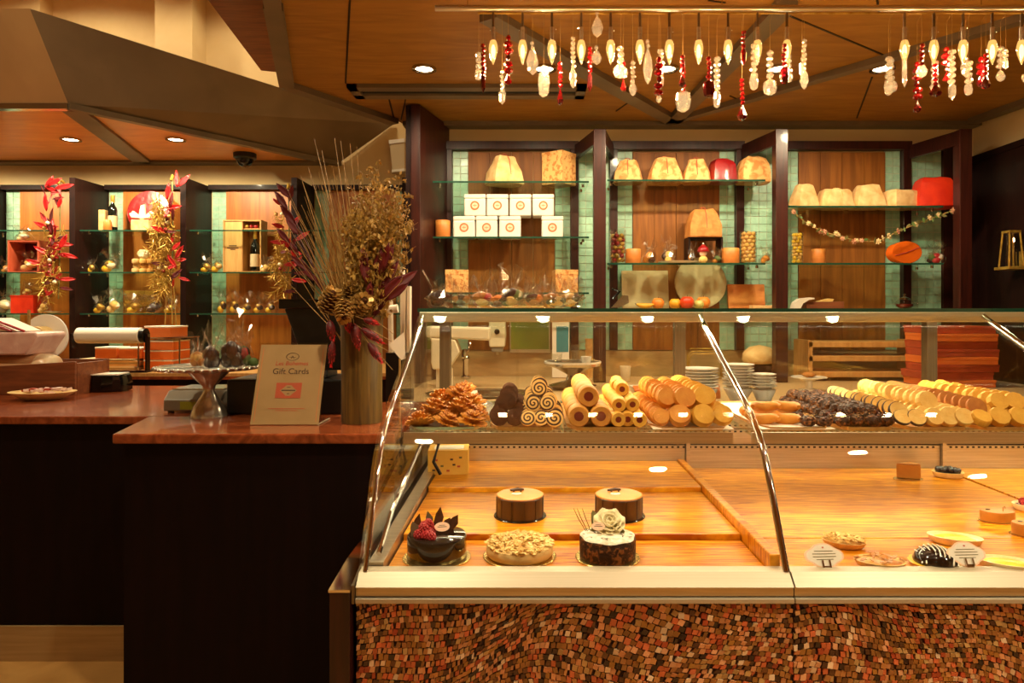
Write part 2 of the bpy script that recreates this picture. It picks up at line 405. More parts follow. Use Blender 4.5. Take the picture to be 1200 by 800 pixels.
# downlights
def downlight(x, y, z, label, power, spot=110, r=.042):
    t = thing('downlight', label, 'downlight', (x, y, z-.012), group='recessed downlights')
    B().lathe([(r*1.35, 0), (r*1.35, .010), (r, .014), (r*.92, .008), (r, 0)], 20, cap=False).build('trim_ring', 'steel', t, 40)
    B().lathe([(r*.9, .006), (r*.9, .0115)], 20).build('bulb', 'lamp_disc', t)
    lamp('SPOT', 'downlight_lamp', (x, y, z-.018), power, size=.04, spot=spot, blend=.8 if spot < 140 else .35)
for i, px in enumerate((497, 638, 781, 912, 1034)):
    Y = YZ(79, ZC)
    downlight(X(px, Y), Y, ZC, ['round recessed downlight beside the air slot, star-bright', 'recessed downlight in the timber ceiling behind the third bulb', 'recessed downlight in the timber ceiling behind the seventh bulb',
              'recessed downlight half hidden by the crystals at the gap in the bulbs', 'recessed downlight by the clear crystals after the gap in the bulbs'][i], LAMP['down'], 178)
for i, (x, y) in enumerate(((-.5, 1.5), (.6, .75), (1.5, 1.15), (2.2, .6), (-.3, -1), (1.5, -1))):  # lamps added out of view to light the mosaic, case and vase
    downlight(x, y, ZC, 'added unseen downlight in the timber ceiling in front of the pastry case', LAMP['front'], 125)
# metal bulkhead with timber soffit
b0 = (X(80, YZ(122, ZS)), YZ(122, ZS)); b1 = (X(398, 5.62), 5.62)
t0 = (X(35, 3.73), 3.73, Z(10, 3.73)); t1 = (X(462, 5.63), 5.63, Z(145, 5.63))
bulk = struct(B().add([(b0[0], b0[1], ZS), (b1[0], b1[1], ZS), t1, t0, (b0[0]+.01, b0[1]+.05, ZS), (b1[0]-.05, b1[1], ZS), (t1[0]-.06, t1[1], t1[2]), (t0[0], t0[1]+.06, t0[2])],
      [(0, 1, 2, 3), (4, 7, 6, 5), (0, 4, 5, 1), (3, 2, 6, 7), (0, 3, 7, 4), (1, 5, 6, 2)]).build('trim_3', 'bulk_metal'), 'angled grey metal bulkhead face over the counter')
struct(B().add([(-6, b0[1], ZS), (b0[0], b0[1], ZS), t0, (-6, t0[1], t0[2]), (-6, b0[1]+.05, ZS), (b0[0], b0[1]+.05, ZS), (t0[0], t0[1]+.06, t0[2]), (-6, t0[1]+.06, t0[2])],
      [(0, 1, 2, 3), (4, 7, 6, 5), (0, 4, 5, 1), (3, 2, 6, 7), (1, 5, 6, 2), (0, 3, 7, 4)]).build('trim_4', 'bulk_metal_lit'), 'front face of the metal bulkhead in a glare-lit tone')
soff = struct(B().prism([(-6, b0[1]), b0, b1, (b1[0], YL), (-6, YL)], ZS, ZS+.03).build('ceiling_soffit', 'soffit_wood'), 'timber soffit under the metal bulkhead')
strip((-6, b0[1]+.015), (b0[0], b0[1]+.015), .05, .03, ZS, 'steel', 'edge_trim', soff)
strip(b0, b1, .05, .03, ZS, 'strip_metal', 'edge_trim', soff)
strip(onC(86, 127, ZS), onC(168, 189, ZS), .13, .02, ZS, 'strip_metal', 'ceiling_strip', soff)
strip((-6, YL-.06), (b1[0]-.1, YL-.06), .12, .02, ZS, 'strip_metal', 'ceiling_strip', soff)
for px, lb in ((83, 'recessed downlight in the soffit, on the panel under the glare-lit bulkhead face'), (206, 'recessed downlight in the soffit nearer the black dome camera')):
    Y = YZ(162.5, ZS); downlight(X(px, Y), Y, ZS, lb, LAMP['hood'], 178, .05)
for x, y in ((-4.4, 4.86),): downlight(x, y, ZS, 'recessed downlight at the far left end of the soffit', LAMP['hood'], 178, .05)
for i, (x, y) in enumerate(((-2.0, 4.75), (-3.6, 4.75), (-2.6, 1.6))):  # lamps added above the view to brighten cream wall, bulkhead and counters
    downlight(x, y, 4.1, 'added unseen downlight in the high cream ceiling', LAMP['high']*(.7 if i < 2 else 1.7), 150, .06)
Y = YZ(180, ZS)
dc = thing('dome_camera', 'small black dome security camera under the timber soffit', 'camera', (X(287, Y), Y, ZS))
B().lathe([(.085, 0), (.085, -.035), (.07, -.045)], 20).build('mount', 'black', dc, 40)
B().lathe([(.066, -.04), (.062, -.065), (.045, -.09), (.02, -.105), (.001, -.108)], 20).build('dome', 'black_gloss', dc, 60)

# ================================================================= SHELF UNITS ON THE BACK WALL
def tile_strip(x0, x1, z0, z1, y, parent, cols, name='tile_strip', rowh=None):
    """glazed tiles proud of a pale grout bed; too small to single out"""
    w_ = (x1-x0)/cols; h = rowh or w_; n = max(1, round((z1-z0)/h)); h = (z1-z0)/n
    B().box(x0, x1, y-.006, y, z0, z1).build('grout_bed', 'grout', parent)
    b = B(); g = .0022
    for i in range(cols):
        for k in range(n):
            dy = RN(0, .0008)
            b.box(x0+i*w_+g, x0+(i+1)*w_-g, y-.0105-dy, y-.005, z0+k*h+g, z0+(k+1)*h-g)
    o = b.build(name, 'tile', parent); o['kind'] = 'stuff'
    return o
ZT = 2.33
def shelf_glass(x0, x1, y0, y1, z, parent, pins=True):
    g = B().box(x0, x1, y0+.003, y1, z-.010, z).build('glass_shelf', 'pane_green', parent)
    B().box(x0, x1, y0, y0+.003, z-.010, z).build('shelf_edge', 'edge_green', g)
    if pins:
        for px in (x0+.03, x1-.03):
            for yy in (y0+.06, y1-.06):
                B().cyl((px, yy, z-.026), (px, yy, z-.0102), .008, 10).build('shelf_pin', 'chrome', g, 40)
    return g
CX = (-.139, .869, 1.885)
SHELVES = ((2.041, 1.724, 1.405), (2.05, 1.573, 1.312), (1.90, 1.573, 1.312))
UNAMES = ('wall shelf unit holding the white tins', 'middle wall shelf unit holding the round board', 'wall shelf unit with the dried flower garland across it')
YSF = 3.90
for u in range(3):
    cx = CX[u]
    t = thing('shelf_unit', UNAMES[u]+', timber back, green tile edges', 'shelf unit', (cx, YW, 0), group='wall shelf units behind the pastry case')
    for k in range(4):                       # timber back panels with joints
        x0 = -.265+k*.1325
        B().box(x0+.0012, x0+.1313, -.022, -.002, 1.06, ZT-.06).build('back_panel', 'panel_wood', t)
    tile_strip(-.36, -.266, 1.06, ZT-.05, -.002, t, 2)
    tile_strip(.266, .36, 1.06, ZT-.05, -.002, t, 2)
    for sx in (-1, 1):
        B().box(sx*.385-.024, sx*.385+.024, -.05, -.002, 1.06, ZT-.002).build('wall_post', 'cherry', t, bevel=.002)
    B().box(-.41, .41, -.06, -.002, ZT-.05, ZT).build('top_rail', 'cherry', t, bevel=.002)
    for z in SHELVES[u]:
        shelf_glass(-.452 if u else -.44, .452, YSF-YW, -.024 if z > 1.35 else -.03, z, t)
for k, x in enumerate(((CX[0]+CX[1])/2, (CX[1]+CX[2])/2, CX[2]+.515)):     # tiled wall between the units, post in front, beams in a V
    t = thing('shelf_divider', ['dark post with V-shaped top beams between the tins and the round board', 'dark post with V-shaped top beams between round board and garland', 'dark end post with top beam beside the dark panelled side wall'][k],
              'post', (x, YW, 0), group='posts between the wall shelf units')
    tile_strip(-.098, .098, 1.06, ZT-.02, -.002, t, 4)
    B().box(-.034, .034, -.408, -.342, .902, 2.31).build('front_post', 'cherry', t, bevel=.003)
    for sx in (-1, 1):
        if k == 2 and sx == 1:
            B().box(.10, .255, -.03, -.002, 1.06, ZT).build('side_board', 'cherry', t); continue
        B().prism([(sx*.034, -.40), (sx*.03, -.345), (sx*.088, -.052), (sx*.12, -.052)] if sx > 0 else [(-.034, -.40), (-.12, -.052), (-.088, -.052), (-.03, -.345)], 2.225, 2.305).build('top_beam', 'cherry', t)
if True:   # solid dark panel closing the run on the side of the counter
    t = thing('side_panel', 'tall solid dark red wood panel at the end of the wall shelves', 'panel', (-.645, YW, 0))
    zt = ZC-.008
    B().prism([(-.034, -.44), (.02, -.44), (.125, -.01), (-.034, -.01)], .9, zt).build('panel', 'cherry', t, bevel=.003)
    B().box(-.062, -.036, -.445, -.02, .9, zt).build('edge_board', 'dark_wood', t, bevel=.002)
    B().box(-.034, .02, -.455, -.441, .9, zt).build('front_edge', 'cherry', t, bevel=.003)
# lower wall between counter and shelves
bs = struct(B().box(-.60, 2.66, YW-.016, YW, .9, 1.055).build('trim_5', 'backsplash'), 'tan stone backsplash behind the work counter')
# work counter behind the case
wc = thing('work_counter', 'long cream-topped work counter along the back wall', 'counter', (1.02, 3.62, 0))
B().box(-1.62, 1.62, -.58, .56, 0, .86).build('body', 'dark_wood', wc)
B().box(-1.64, 1.64, -.62, .562, .86, .90).build('worktop', 'work_top', wc, bevel=.004)
B().box(-1.64, 1.64, -.632, -.621, .858, .902).build('front_edge', 'brushed', wc)

# ================================================================= SHELF UNITS ON THE FAR WALL
YFS = 5.28
LX = [-4.39+.85*i for i in range(5)]
LSH = (1.925, 1.60, 1.28)
LN = ['beside the red box shelf', 'holding the wine bottle and red plate', 'holding the wooden wine box', 'behind the dried flower arrangement']
for u in range(4):
    x0, x1 = LX[u], LX[u+1]; cx = (x0+x1)/2
    t = thing('shelf_unit', 'far wall shelf unit '+LN[u]+', orange timber back', 'shelf unit', (cx, YL, 0), group='wall shelf units behind the counter')
    hw = (x1-x0)/2
    for k in range(2):
        B().box(-hw+.15+k*.275+.001, -hw+.15+(k+1)*.275-.001, -.022, -.002, .9, 2.29).build('back_panel', 'panel_wood_left', t)
    tile_strip(-hw+.03, -hw+.148, .9, 2.29, -.002, t, 2)
    tile_strip(hw-.148, hw-.03, .9, 2.29, -.002, t, 2)
    B().box(-hw+.024, hw-.024, -.07, -.002, 2.292, ZT).build('top_rail', 'dark_wood', t)
    for z in LSH: shelf_glass(-hw+.026, hw-.026, YFS-YL, -.024, z, t)
for i, x in enumerate(LX):
    o = B().box(-.022, .022, -.42, -.002, 0, 1.42).build('fin_panel', 'dark_wood', loc=(x, YL, .9))
    tag(o, ['deep dark upright panel at the end of the far wall shelves', 'dark upright panel hung with the sparse red leaf garland', 'dark upright panel hung with the long golden garland', 'dark upright panel beside the tall dried grasses', 'dark upright panel behind the golden dried bush'][i], 'panel', 'upright panels between the far wall shelves')
# low cabinet under the far shelves
lc = thing('back_cabinet', 'low cabinet with a pale top under the far wall shelves', 'cabinet', (-2.9, 5.1, 0))
B().box(-2.2, 2.1, -.5, .54, 0, .84).build('body', 'dark_wood', lc)
B().box(-2.22, 2.12, -.54, .545, .842, .885).build('top', 'light_wood', lc, bevel=.004)
B().box(-2.22, 2.12, -.552, -.541, .842, .862).build('edge_band', 'marble_red', lc)

# ================================================================= COUNTERS AT THE LEFT
ZK = .91
c1 = thing('service_counter', 'lower-lit dark service counter with red marble top and steel kick plate', 'counter', (-2.6, 2.52, 0))
B().box(-2.4, 1.22, .02, 1.0, .132, ZK-.032).build('body', 'counter_body', c1)
B().box(-2.4, 1.22, .012, 1.0, 0, .130).build('kick_plate', 'kick_steel', c1)
B().box(-2.42, 1.395, 0, 1.04, ZK-.03, ZK).build('marble_top', 'marble_red', c1, bevel=.006)
c2 = thing('till_counter', 'dark counter with red marble top carrying the vase and gift card sign', 'counter', (-.9, 2.15, 0))
B().prism([(-.405, .02), (.455, .02), (.455, .74), (-.30, .74), (-.30, .37), (-.46, .37)], 0, ZK-.032).build('body', 'counter_body', c2)
B().prism([(-.43, 0), (.46, 0), (.46, .76), (-.30, .76), (-.30, .365), (-.52, .365)], ZK-.03, ZK+.002).build('marble_top', 'marble_red', c2, bevel=.006)

# ================================================================= PASTRY CASE (two modules)
PROF = [(1.50, .727), (1.532, .78), (1.565, .835), (1.602, .895), (1.64, .950), (1.68, .992), (1.735, 1.030), (1.81, 1.066), (1.92, 1.114), (2.08, 1.186), (2.28, 1.282)]
YR, ZD, ZSH, YSH = 2.60, .715, .967, 1.86
def profile_tube(b, x, r, prof=PROF, dy=0, n=8):
    b.tube([(x, y+dy, z) for y, z in prof], r, n)
def curved_sheet(x0, x1, th=.006):
    rings = []
    n = len(PROF); off = []
    for i, (y, z) in enumerate(PROF):
        a = PROF[max(i-1, 0)]; c = PROF[min(i+1, n-1)]; ty, tz = c[0]-a[0], c[1]-a[1]; l = math.hypot(ty, tz)
        off.append((y+tz/l*th, z-ty/l*th))
    b = B()
    for x in (x0, x1): pass
    outer = [[(x0, y, z), (x1, y, z)] for y, z in PROF]
    rings = [[(x0, p[0], p[1]), (x1, p[0], p[1]), (x1, q[0], q[1]), (x0, q[0], q[1])] for p, q in zip(PROF, off)]
    return b.loft(rings)
def module(k, x0, x1):
    t = thing('pastry_case', ['glass-fronted pastry case with whole cakes on stepped stone boards', 'glass-fronted pastry case with small tarts and two price tags', 'glass-fronted pastry case beyond the tarts, next to the dark side wall'][k], 'display case', ((x0+x1)/2, 0, 0), group='pastry cases joined in a run')
    h = (x1-x0)/2
    # base, mosaic, sill
    B().box(-h, h, 1.50, YR, .0, .70).build('base', 'dark_wood', t)
    B().box(-h, h, 1.482, 1.499, .0, .668).build('mosaic_bed', 'grout_dark', t)
    B().prism([(1.468, .705), (1.497, .728), (1.53, .728), (1.53, .706)], -h+.001, h-.001, 'x').build('sill', 'alu', t)
    B().prism([(1.474, .684), (1.474, .7035), (1.53, .7035), (1.53, .684)], -h, h, 'x').build('sill_band', 'brushed', t)
    B().prism([(1.466, .670), (1.466, .6815), (1.53, .6815), (1.53, .670)], -h, h, 'x').build('sill_lip', 'alu', t, bevel=.002)
    # mosaic of small stone chips laid in bending rows
    b = B(); g = .0122
    pal = [s(70, 36, 18), s(44, 22, 12), s(150, 96, 44), s(178, 116, 60), s(196, 128, 80), s(212, 150, 104), s(188, 92, 50), s(206, 104, 62), s(160, 104, 40), s(130, 82, 34), s(226, 190, 150), s(104, 60, 26), s(182, 140, 84), s(168, 66, 34)]
    wt = [5, 5, 9, 10, 10, 9, 7, 5, 8, 6, 4, 5, 6, 4]
    def warp(u, v):
        x = u+.03*math.sin(v*11+2*k)+.018*math.sin(u*7+v*9); z = v+.055*math.sin(u*5.2+1.3+k*2)+.02*math.sin(u*13-v*8)
        return x, z
    nu, nv = int((2*h+.16)/g), int(.80/g)
    rnd = random.Random(5+k)
    for i in range(nu):
        j = 0
        for j in range(nv):
            u0 = -h-.08+i*g+(g*.5 if j % 2 else 0); v0 = -.06+j*g
            sh = rnd.uniform(.06, .2)*g
            du = g*(1 if rnd.random() > .12 else rnd.uniform(.55, .8))
            q = [warp(u0+sh*.5, v0+sh*.5), warp(u0+du-sh*.5, v0+sh*.5), warp(u0+du-sh*.5, v0+g-sh*.5), warp(u0+sh*.5, v0+g-sh*.5)]
            jx, jz, ja = rnd.uniform(-.001, .001), rnd.uniform(-.001, .001), rnd.uniform(-.22, .22)
            mx_ = sum(p[0] for p in q)/4; mz_ = sum(p[1] for p in q)/4
            q = [(mx_+(p[0]-mx_)*math.cos(ja)-(p[1]-mz_)*math.sin(ja)+jx, mz_+(p[0]-mx_)*math.sin(ja)+(p[1]-mz_)*math.cos(ja)+jz) for p in q]
            if not (-h <= sum(p[0] for p in q)/4 <= h and .01 < sum(p[1] for p in q)/4 < .668): continue
            q = [(min(max(p[0], -h), h), min(max(p[1], .01), .669)) for p in q]
            d = 1.4775+rnd.uniform(-.0012, .0012); tl = rnd.uniform(-.0012, .0012)
            c = rnd.choices(pal, wt)[0]; f = rnd.uniform(.8, 1.2); c = (c[0]*f, c[1]*f, c[2]*f, 1)
            b.add([(p[0], d+(tl if n_ < 2 else -tl), p[1]) for n_, p in enumerate(q)]+[(p[0], 1.483, p[1]) for p in q], [(3, 2, 1, 0), (0, 1, 5, 4), (1, 2, 6, 5), (2, 3, 7, 6), (3, 0, 4, 7)], 0, c)
    mo = b.build('stone_mosaic', 'mosaic', t); mo['kind'] = 'stuff'; mo['label'] = 'mosaic of small brown and peach stone chips'
    # deck boards
    if k == 0:
        for y0, y1, z in ((1.535, 1.742, .715), (1.746, 2.150, .730), (2.154, 2.53, .745)):
            B().box(-h+.05, h-.032, y0, y1, .702, z).build('deck_board', 'deck_stone', t, bevel=.003)
        B().box(h-.030, h-.006, 1.535, 2.53, .702, .752).build('divider_rail', 'deck_stone', t, bevel=.003)
        B().prism([(1.535, .702), (2.53, .702), (2.53, .762), (1.535, .735)], -h+.012, -h+.046, 'x').build('side_rail', 'brushed', t)
    else:
        for y0, y1, z in ((1.535, 1.756, .715), (1.757, 2.53, .7165)):
            B().box(-h+.002, h-.01, y0, y1, .702, z).build('deck_board', 'deck_stone', t, bevel=.0015)
    # perforated rails at the back of the deck
    rb = B().box(-h, h, 2.535, 2.55, .702, .80).box(-h, h, 2.535, 2.55, .806, .858).box(-h, h, 2.535, 2.55, .864, .915)
    rl = rb.build('vent_rail', 'brushed', t)
    hb = B()
    n = int(2*h/.021)
    for i in range(n):
        for z in (.803-.012, .861-.012, .861+.010, .905):
            xx = -h+.012+i*.021; hb.box(xx, xx+.009, 2.5335, 2.536, z, z+.006)
    ho = hb.build('vent_hole', 'slot_black', rl); ho['kind'] = 'stuff'
    B().box(-h, -h+.014, 2.52, 2.56, .702, .955).build('rail_post', 'brushed', t)
    # rear posts, ledge, doors
    for xx in ((-h+.05, h-.012) if k == 0 else (-h+.012, h-.014)):
        if k and xx < 0: continue
        B().box(xx-.02, xx+.02, YR-.04, YR, .70, 1.27).build('rear_post', 'brushed_dark', t, bevel=.002)
    B().box(-h, h, YR-.02, YR+.05, .912, .935).build('rear_ledge', 'alu', t, bevel=.003)
    for q in range(3):
        xa, xb = -h+q*2*h/3, -h+(q+1)*2*h/3
        B().box(xa+.002, xb+.012, YR-.012-(q % 2)*.008, YR-.007-(q % 2)*.008, .937, 1.26).build('rear_door', 'pane', t)
    # top: glass slab on a metal bar
    tg = B().box(-h, h, 2.255, YR+.01, 1.297, 1.307).build('top_glass', 'pane_green', t)
    B().box(-h, h, 2.250, 2.2545, 1.296, 1.308).build('glass_edge', 'edge_green', tg)
    B().box(-h, h, 2.288, 2.318, 1.262, 1.296).build('top_bar', 'alu', t, bevel=.003)
    B().box(-h, h, YR-.04, YR, 1.262, 1.296).build('rear_bar', 'alu', t, bevel=.003)
    B().box(-h+.05, h-.05, 2.322, 2.352, 1.272, 1.292).build('light_housing', 'alu', t)
    B().box(-h+.06, h-.06, 2.325, 2.349, 1.267, 1.2715).build('light_tube', 'led', t)
    cx = (x0+x1)/2
    lamp('AREA', 'case_lamp', (cx, 2.30, 1.258), LAMP['case'], (1, .87, .56), 2*h-.1, (math.radians(-12), 0, 0), sy=.03)
    # inner glass shelf on brackets
    sg = B().box(-h+.03, h-.02, YSH+.003, 2.53, ZSH-.008, ZSH).build('inner_shelf', 'pane_green', t)
    B().box(-h+.03, h-.02, YSH-.004, YSH+.002, ZSH-.028, ZSH+.002).build('shelf_front', 'brushed', sg)
    B().box(-h+.05, h-.05, YSH+.004, YSH+.022, ZSH-.022, ZSH-.009).build('shelf_light_housing', 'alu', t)
    B().box(-h+.06, h-.06, YSH+.006, YSH+.020, ZSH-.0255, ZSH-.0225).build('shelf_light', 'led', t)
    lamp('AREA', 'shelf_lamp', (cx, YSH+.013, ZSH-.028), LAMP['shelf'], (1, .87, .54), 2*h-.1, (math.radians(8), 0, 0), sy=.015)
    lamp('AREA', 'deck_lamp', (cx, 2.46, ZSH-.02), LAMP['shelf']*.7, (1, .87, .54), 2*h-.1, (math.radians(-25), 0, 0), sy=.015)
    B().box(-h+.05, h-.05, 2.448, 2.472, ZSH-.018, ZSH-.009).build('shelf_light_housing', 'alu', t)
    # curved front glass
    curved_sheet(-h+.004, h-.004).build('front_glass', 'pane', t, 40)
    return t


m0 = module(0, -.385, .56)
m1 = module(1, .562, 1.507)
m2 = module(2, 1.509, 2.454)
# frames: end tubes and the joint between the modules
def tubeframe(parent, x, r=.008, name='frame_tube'):
    b = B(); profile_tube(b, x, r); return b.build(name, 'chrome', parent, 50)
h = .4725
tubeframe(m0, h-.006, .0085); tubeframe(m1, h-.006, .0085); tubeframe(m2, h-.006, .0085)
tubeframe(m0, -h+.014, .006)
# left end of the case: glass side, inner strut, wooden end panel
side = [(y, z) for y, z in PROF]+[(YR-.05, 1.282), (YR-.05, .727)]
B().prism(side, -h-.002, -h+.004, 'x').build('side_glass', 'pane', m0)
B().tube([(-h+.03, 1.56, .745), (-h+.03, 1.70, .80), (-h+.03, 2.40, .93)], .006, 6).build('side_strut', 'chrome', m0, 40)
ep = B().prism([(1.455, 0), (1.455, .700), (1.60, .715), (YR+.03, .715), (YR+.03, 0)], -h-.052, -h-.008, 'x').build('end_panel', 'cherry', m0, bevel=.002)
B().prism([(1.452, .7005), (1.452, .706), (1.60, .721), (YR+.03, .721), (YR+.03, .7155), (1.60, .7155)], -h-.053, -h-.007, 'x').build('end_cap', 'chrome', ep)
B().prism([(1.462, .672), (1.462, .712), (1.54, .73), (1.54, .672)], -h-.0065, -h-.001, 'x').build('end_plate', 'brushed_dark', m0)

# ================================================================= THINGS ON THE WALL SHELVES
def ring(cx, cy, z, w, d, n=16, p=3.2, jit=0, rnd=random):
    out = []
    for i in range(n):
        a = 2*PI*(i+.5)/n; c, s_ = math.cos(a), math.sin(a)
        k = (abs(c)**p+abs(s_)**p)**(-1/p); j = 1+rnd.uniform(-jit, jit)
        out.append((cx+c*k*w/2*j, cy+s_*k*d/2*j, z+(rnd.uniform(-jit, jit)*.1 if jit else 0)))
    return out
def paper_bag(label, px, w, h, z, mt='paper_bag', Y=4.03, top=.55, tie='ink_red', rz=0, dome=False, cat='gift bag', grp='wrapped cakes on the wall shelves', d=.8, lean=0):
    t = thing('wrapped_cake', label, cat, (X(px, Y), Y, z), rz, grp)
    b = B(); prof = [(0, .96), (.03, 1), (.45, .5+.5*(.55*top+.45)), (.80, top+.10), (.96, top), (1, top*.86)] if not dome else [(0, .96), (.03, 1), (.4, .95), (.70, .86), (.90, .70), (1, .5)]
    b.loft([ring(lean*h*q, 0, h*q, w*k, w*d*k, 12, 5, .05 if q > .1 else 0) for q, k in prof])
    b.build('wrapper', mt, t, 18)
    if tie:
        B().tube([(lean*h+.004, -w*d*.5*.94, h*.30), (lean*h, -w*d*.5*.80, h*.82), (lean*h, -w*d*.5*top*.86, h*.985), (lean*h, 0, h*1.01)], .0022, 5).build('ribbon', tie, t)
        B().tube([(lean*h, 0, h*1.0), (lean*h-.016, -.01, h*1.07), (lean*h-.002, -.012, h*1.09), (lean*h+.012, -.01, h*1.05), (lean*h, 0, h*1.0)], .002, 5).build('bow', tie, t)
    return t
SW = lambda p, Y=4.03: p*Y/F
z1, z2, z3 = SHELVES[0]
paper_bag('cream paper wrapped cake with red bow, above the row of white tins', 591, SW(43), SW(33), z1, 'paper_cream', rz=.5, tie='ink_red')
t = thing('gift_box', 'cream printed cube box turned corner-on above the white tins', 'box', (X(655, 4.05), 4.05, z1), math.radians(52), 'wrapped cakes on the wall shelves')
B().box(-.072, .072, -.072, .072, 0, .19).build('box', 'paper_print', t, bevel=.002)
B().box(-.0735, .0735, -.0735, .0735, .17, .192).build('lid', 'paper_print', t, bevel=.002)
# white tins with an orange ring
Yt = 4.03; tw = SW(25.3, Yt); th_ = SW(25.3, Yt)
tin = thing('square_tin', 'x', 'tin', (0, 0, 0), 0, 'white tins on the wall shelf')
B().box(-tw/2+.001, tw/2-.001, -.06, .06, 0, th_*.80).build('tin_body', 'tin_white', tin, bevel=.008, seg=3)
B().box(-tw/2, tw/2, -.061, .061, th_*.80, th_-.001).build('lid', 'tin_white', tin, bevel=.006, seg=3)
rr = SW(5.2, Yt)
lg = B()
lg.loft([[(rr*k*math.cos(a*PI/12), y, th_*.47+rr*k*math.sin(a*PI/12)) for a in range(24)] for k, y in ((1.0, -.0605), (1.0, -.0622), (.68, -.0622), (.68, -.0605))], cap=False)
lgo = lg.build('logo_ring', 'orange_print', tin)
B().loft([[(rr*.66*math.cos(a*PI/12), y, th_*.47+rr*.66*math.sin(a*PI/12)) for a in range(24)] for y in (-.0604, -.0618)]).build('logo_disc', 'peach', lgo)
B().box(-rr*.42, rr*.42, -.0624, -.0617, th_*.46, th_*.485).box(-.0012, .0012, -.0624, -.0617, th_*.47-rr*.3, th_*.47+rr*.3).build('logo_mark', 'orange_print', lgo)
TP = Proto(tin)
low = (545, 571, 598, 647); upp = (557.5, 583.5, 610, 636.5)
lbl = ['bottom row tin next to the amber candle', 'bottom row tin second from the amber candle', 'bottom row tin third from the amber candle', 'bottom row tin standing apart beyond the gap']
lbu = ['top row tin at the candle end', 'top row tin second from the candle end', 'top row tin third from the candle end', 'top row tin over the gap']
for i, px in enumerate(low): TP.put((X(px, Yt), Yt, z2), label='white square tin with orange ring emblem, '+lbl[i])
for i, px in enumerate(upp): TP.put((X(px, Yt), Yt, z2+th_+.0005), label='white square tin with orange ring emblem, '+lbu[i])
def candle(px, w, h, z, label, Y=3.97):
    t = thing('pillar_candle', label, 'candle', (X(px, Y), Y, z), 0, 'amber candles on the wall shelves')
    B().lathe([(w*.47, 0), (w*.5, .003), (w*.5, h-.004), (w*.46, h), (w*.3, h-.006), (.001, h-.008)], 18).build('wax', 'candle', t, 50)
    B().cyl((0, 0, h-.009), (.001, 0, h+.006), .0015, 5).build('wick', 'black', t)
candle(519, SW(17), SW(20), z2, 'short amber candle beside the white tins')
# middle unit
q1, q2, q3 = SHELVES[1]
for px, w_, h_, lb, mt, kw in ((736, 35, 27, 'cream paper wrapped cake with red tie, first beside the divider post', 'paper_bag', {}), (779, 42, 29, 'widest cream paper wrapped cake, second along the top shelf', 'paper_bag', {}),
        (816, 33, 28, 'narrow cream wrapped cake touching the glossy red one', 'paper_bag', {}), (846, 33, 27, 'glossy dark red foil wrapped cake between cream ones', 'foil_red', dict(tie=None, top=.75)),
        (882, 38, 30, 'round-topped cream wrapped cake beyond the red foil one', 'paper_bag', dict(dome=True, tie=None))):
    paper_bag(lb, px, SW(w_), SW(h_), q1, mt, rz=RN(-.2, .2), **kw)
# stand with kraft-wrapped cake
Y = 4.04
st = thing('display_stand', 'small dark wooden stand lifting the kraft wrapped cake', 'stand', (X(824, Y), Y, q2))
sw, sh = SW(40), SW(31)
B().box(-sw/2, sw/2, -.06, .06, sh-.010, sh).build('top', 'dark_wood', st)
for sx in (-1, 1): B().box(sx*(sw/2-.006)-.006, sx*(sw/2-.006)+.006, -.06, .06, 0, sh-.011).build('leg', 'dark_wood', st)
paper_bag('brown kraft wrapped cake with round tag on the little stand', 824, SW(42), SW(33), q2+sh, 'paper_kraft', top=.62, Y=Y, dome=True)
candle(742, SW(18), SW(17), q2, 'square-set amber candle beside the jar of red and gold balls')
candle(856, SW(20), SW(18), q2, 'wide amber candle beside the tall jar of pale nuts')
# jars
def jar(px, w, h, z, label, fill, n, fr, Y=3.98, open_top=True, fills=None, name='glass_jar', fillname='sweet'):
    t = thing(name, label, 'jar', (X(px, Y), Y, z), 0, 'glass jars on the wall shelves')
    B().lathe([(w*.46, 0), (w*.5, .004), (w*.5, h), (w*.46, h), (w*.46, .006), (.001, .005)], 18, cap=False).build('glass', 'clear', t, 50)
    k = 0
    lay = int((h*.94)/(fr*1.5))
    base = None
    for L_ in range(lay):
        m_ = max(3, int(2*PI*(w*.45-fr)/(2*fr)))
        for i in range(m_):
            a = 2*PI*i/m_+L_*.5; mt = random.choice(fill)
            b = B().sph((0, 0, 0), (fr, fr, fr*.9), 8, 5, jit=.08)
            b.build(fillname, mt, t, 60, loc=((w*.45-fr)*math.cos(a), (w*.45-fr)*math.sin(a), .007+fr+L_*fr*1.5))
    return t
jar(724, SW(19), SW(39), q2, 'tall clear jar packed with red and gold balls', ['foil_red', 'gold_shiny', 'gold_shiny', 'foil_red', 'caramel'], 0, .0155)
jar(877, SW(19), SW(37), q2, 'tall clear jar packed with pale nut biscuits', ['cream_biscuit', 'nut'], 0, .0145)
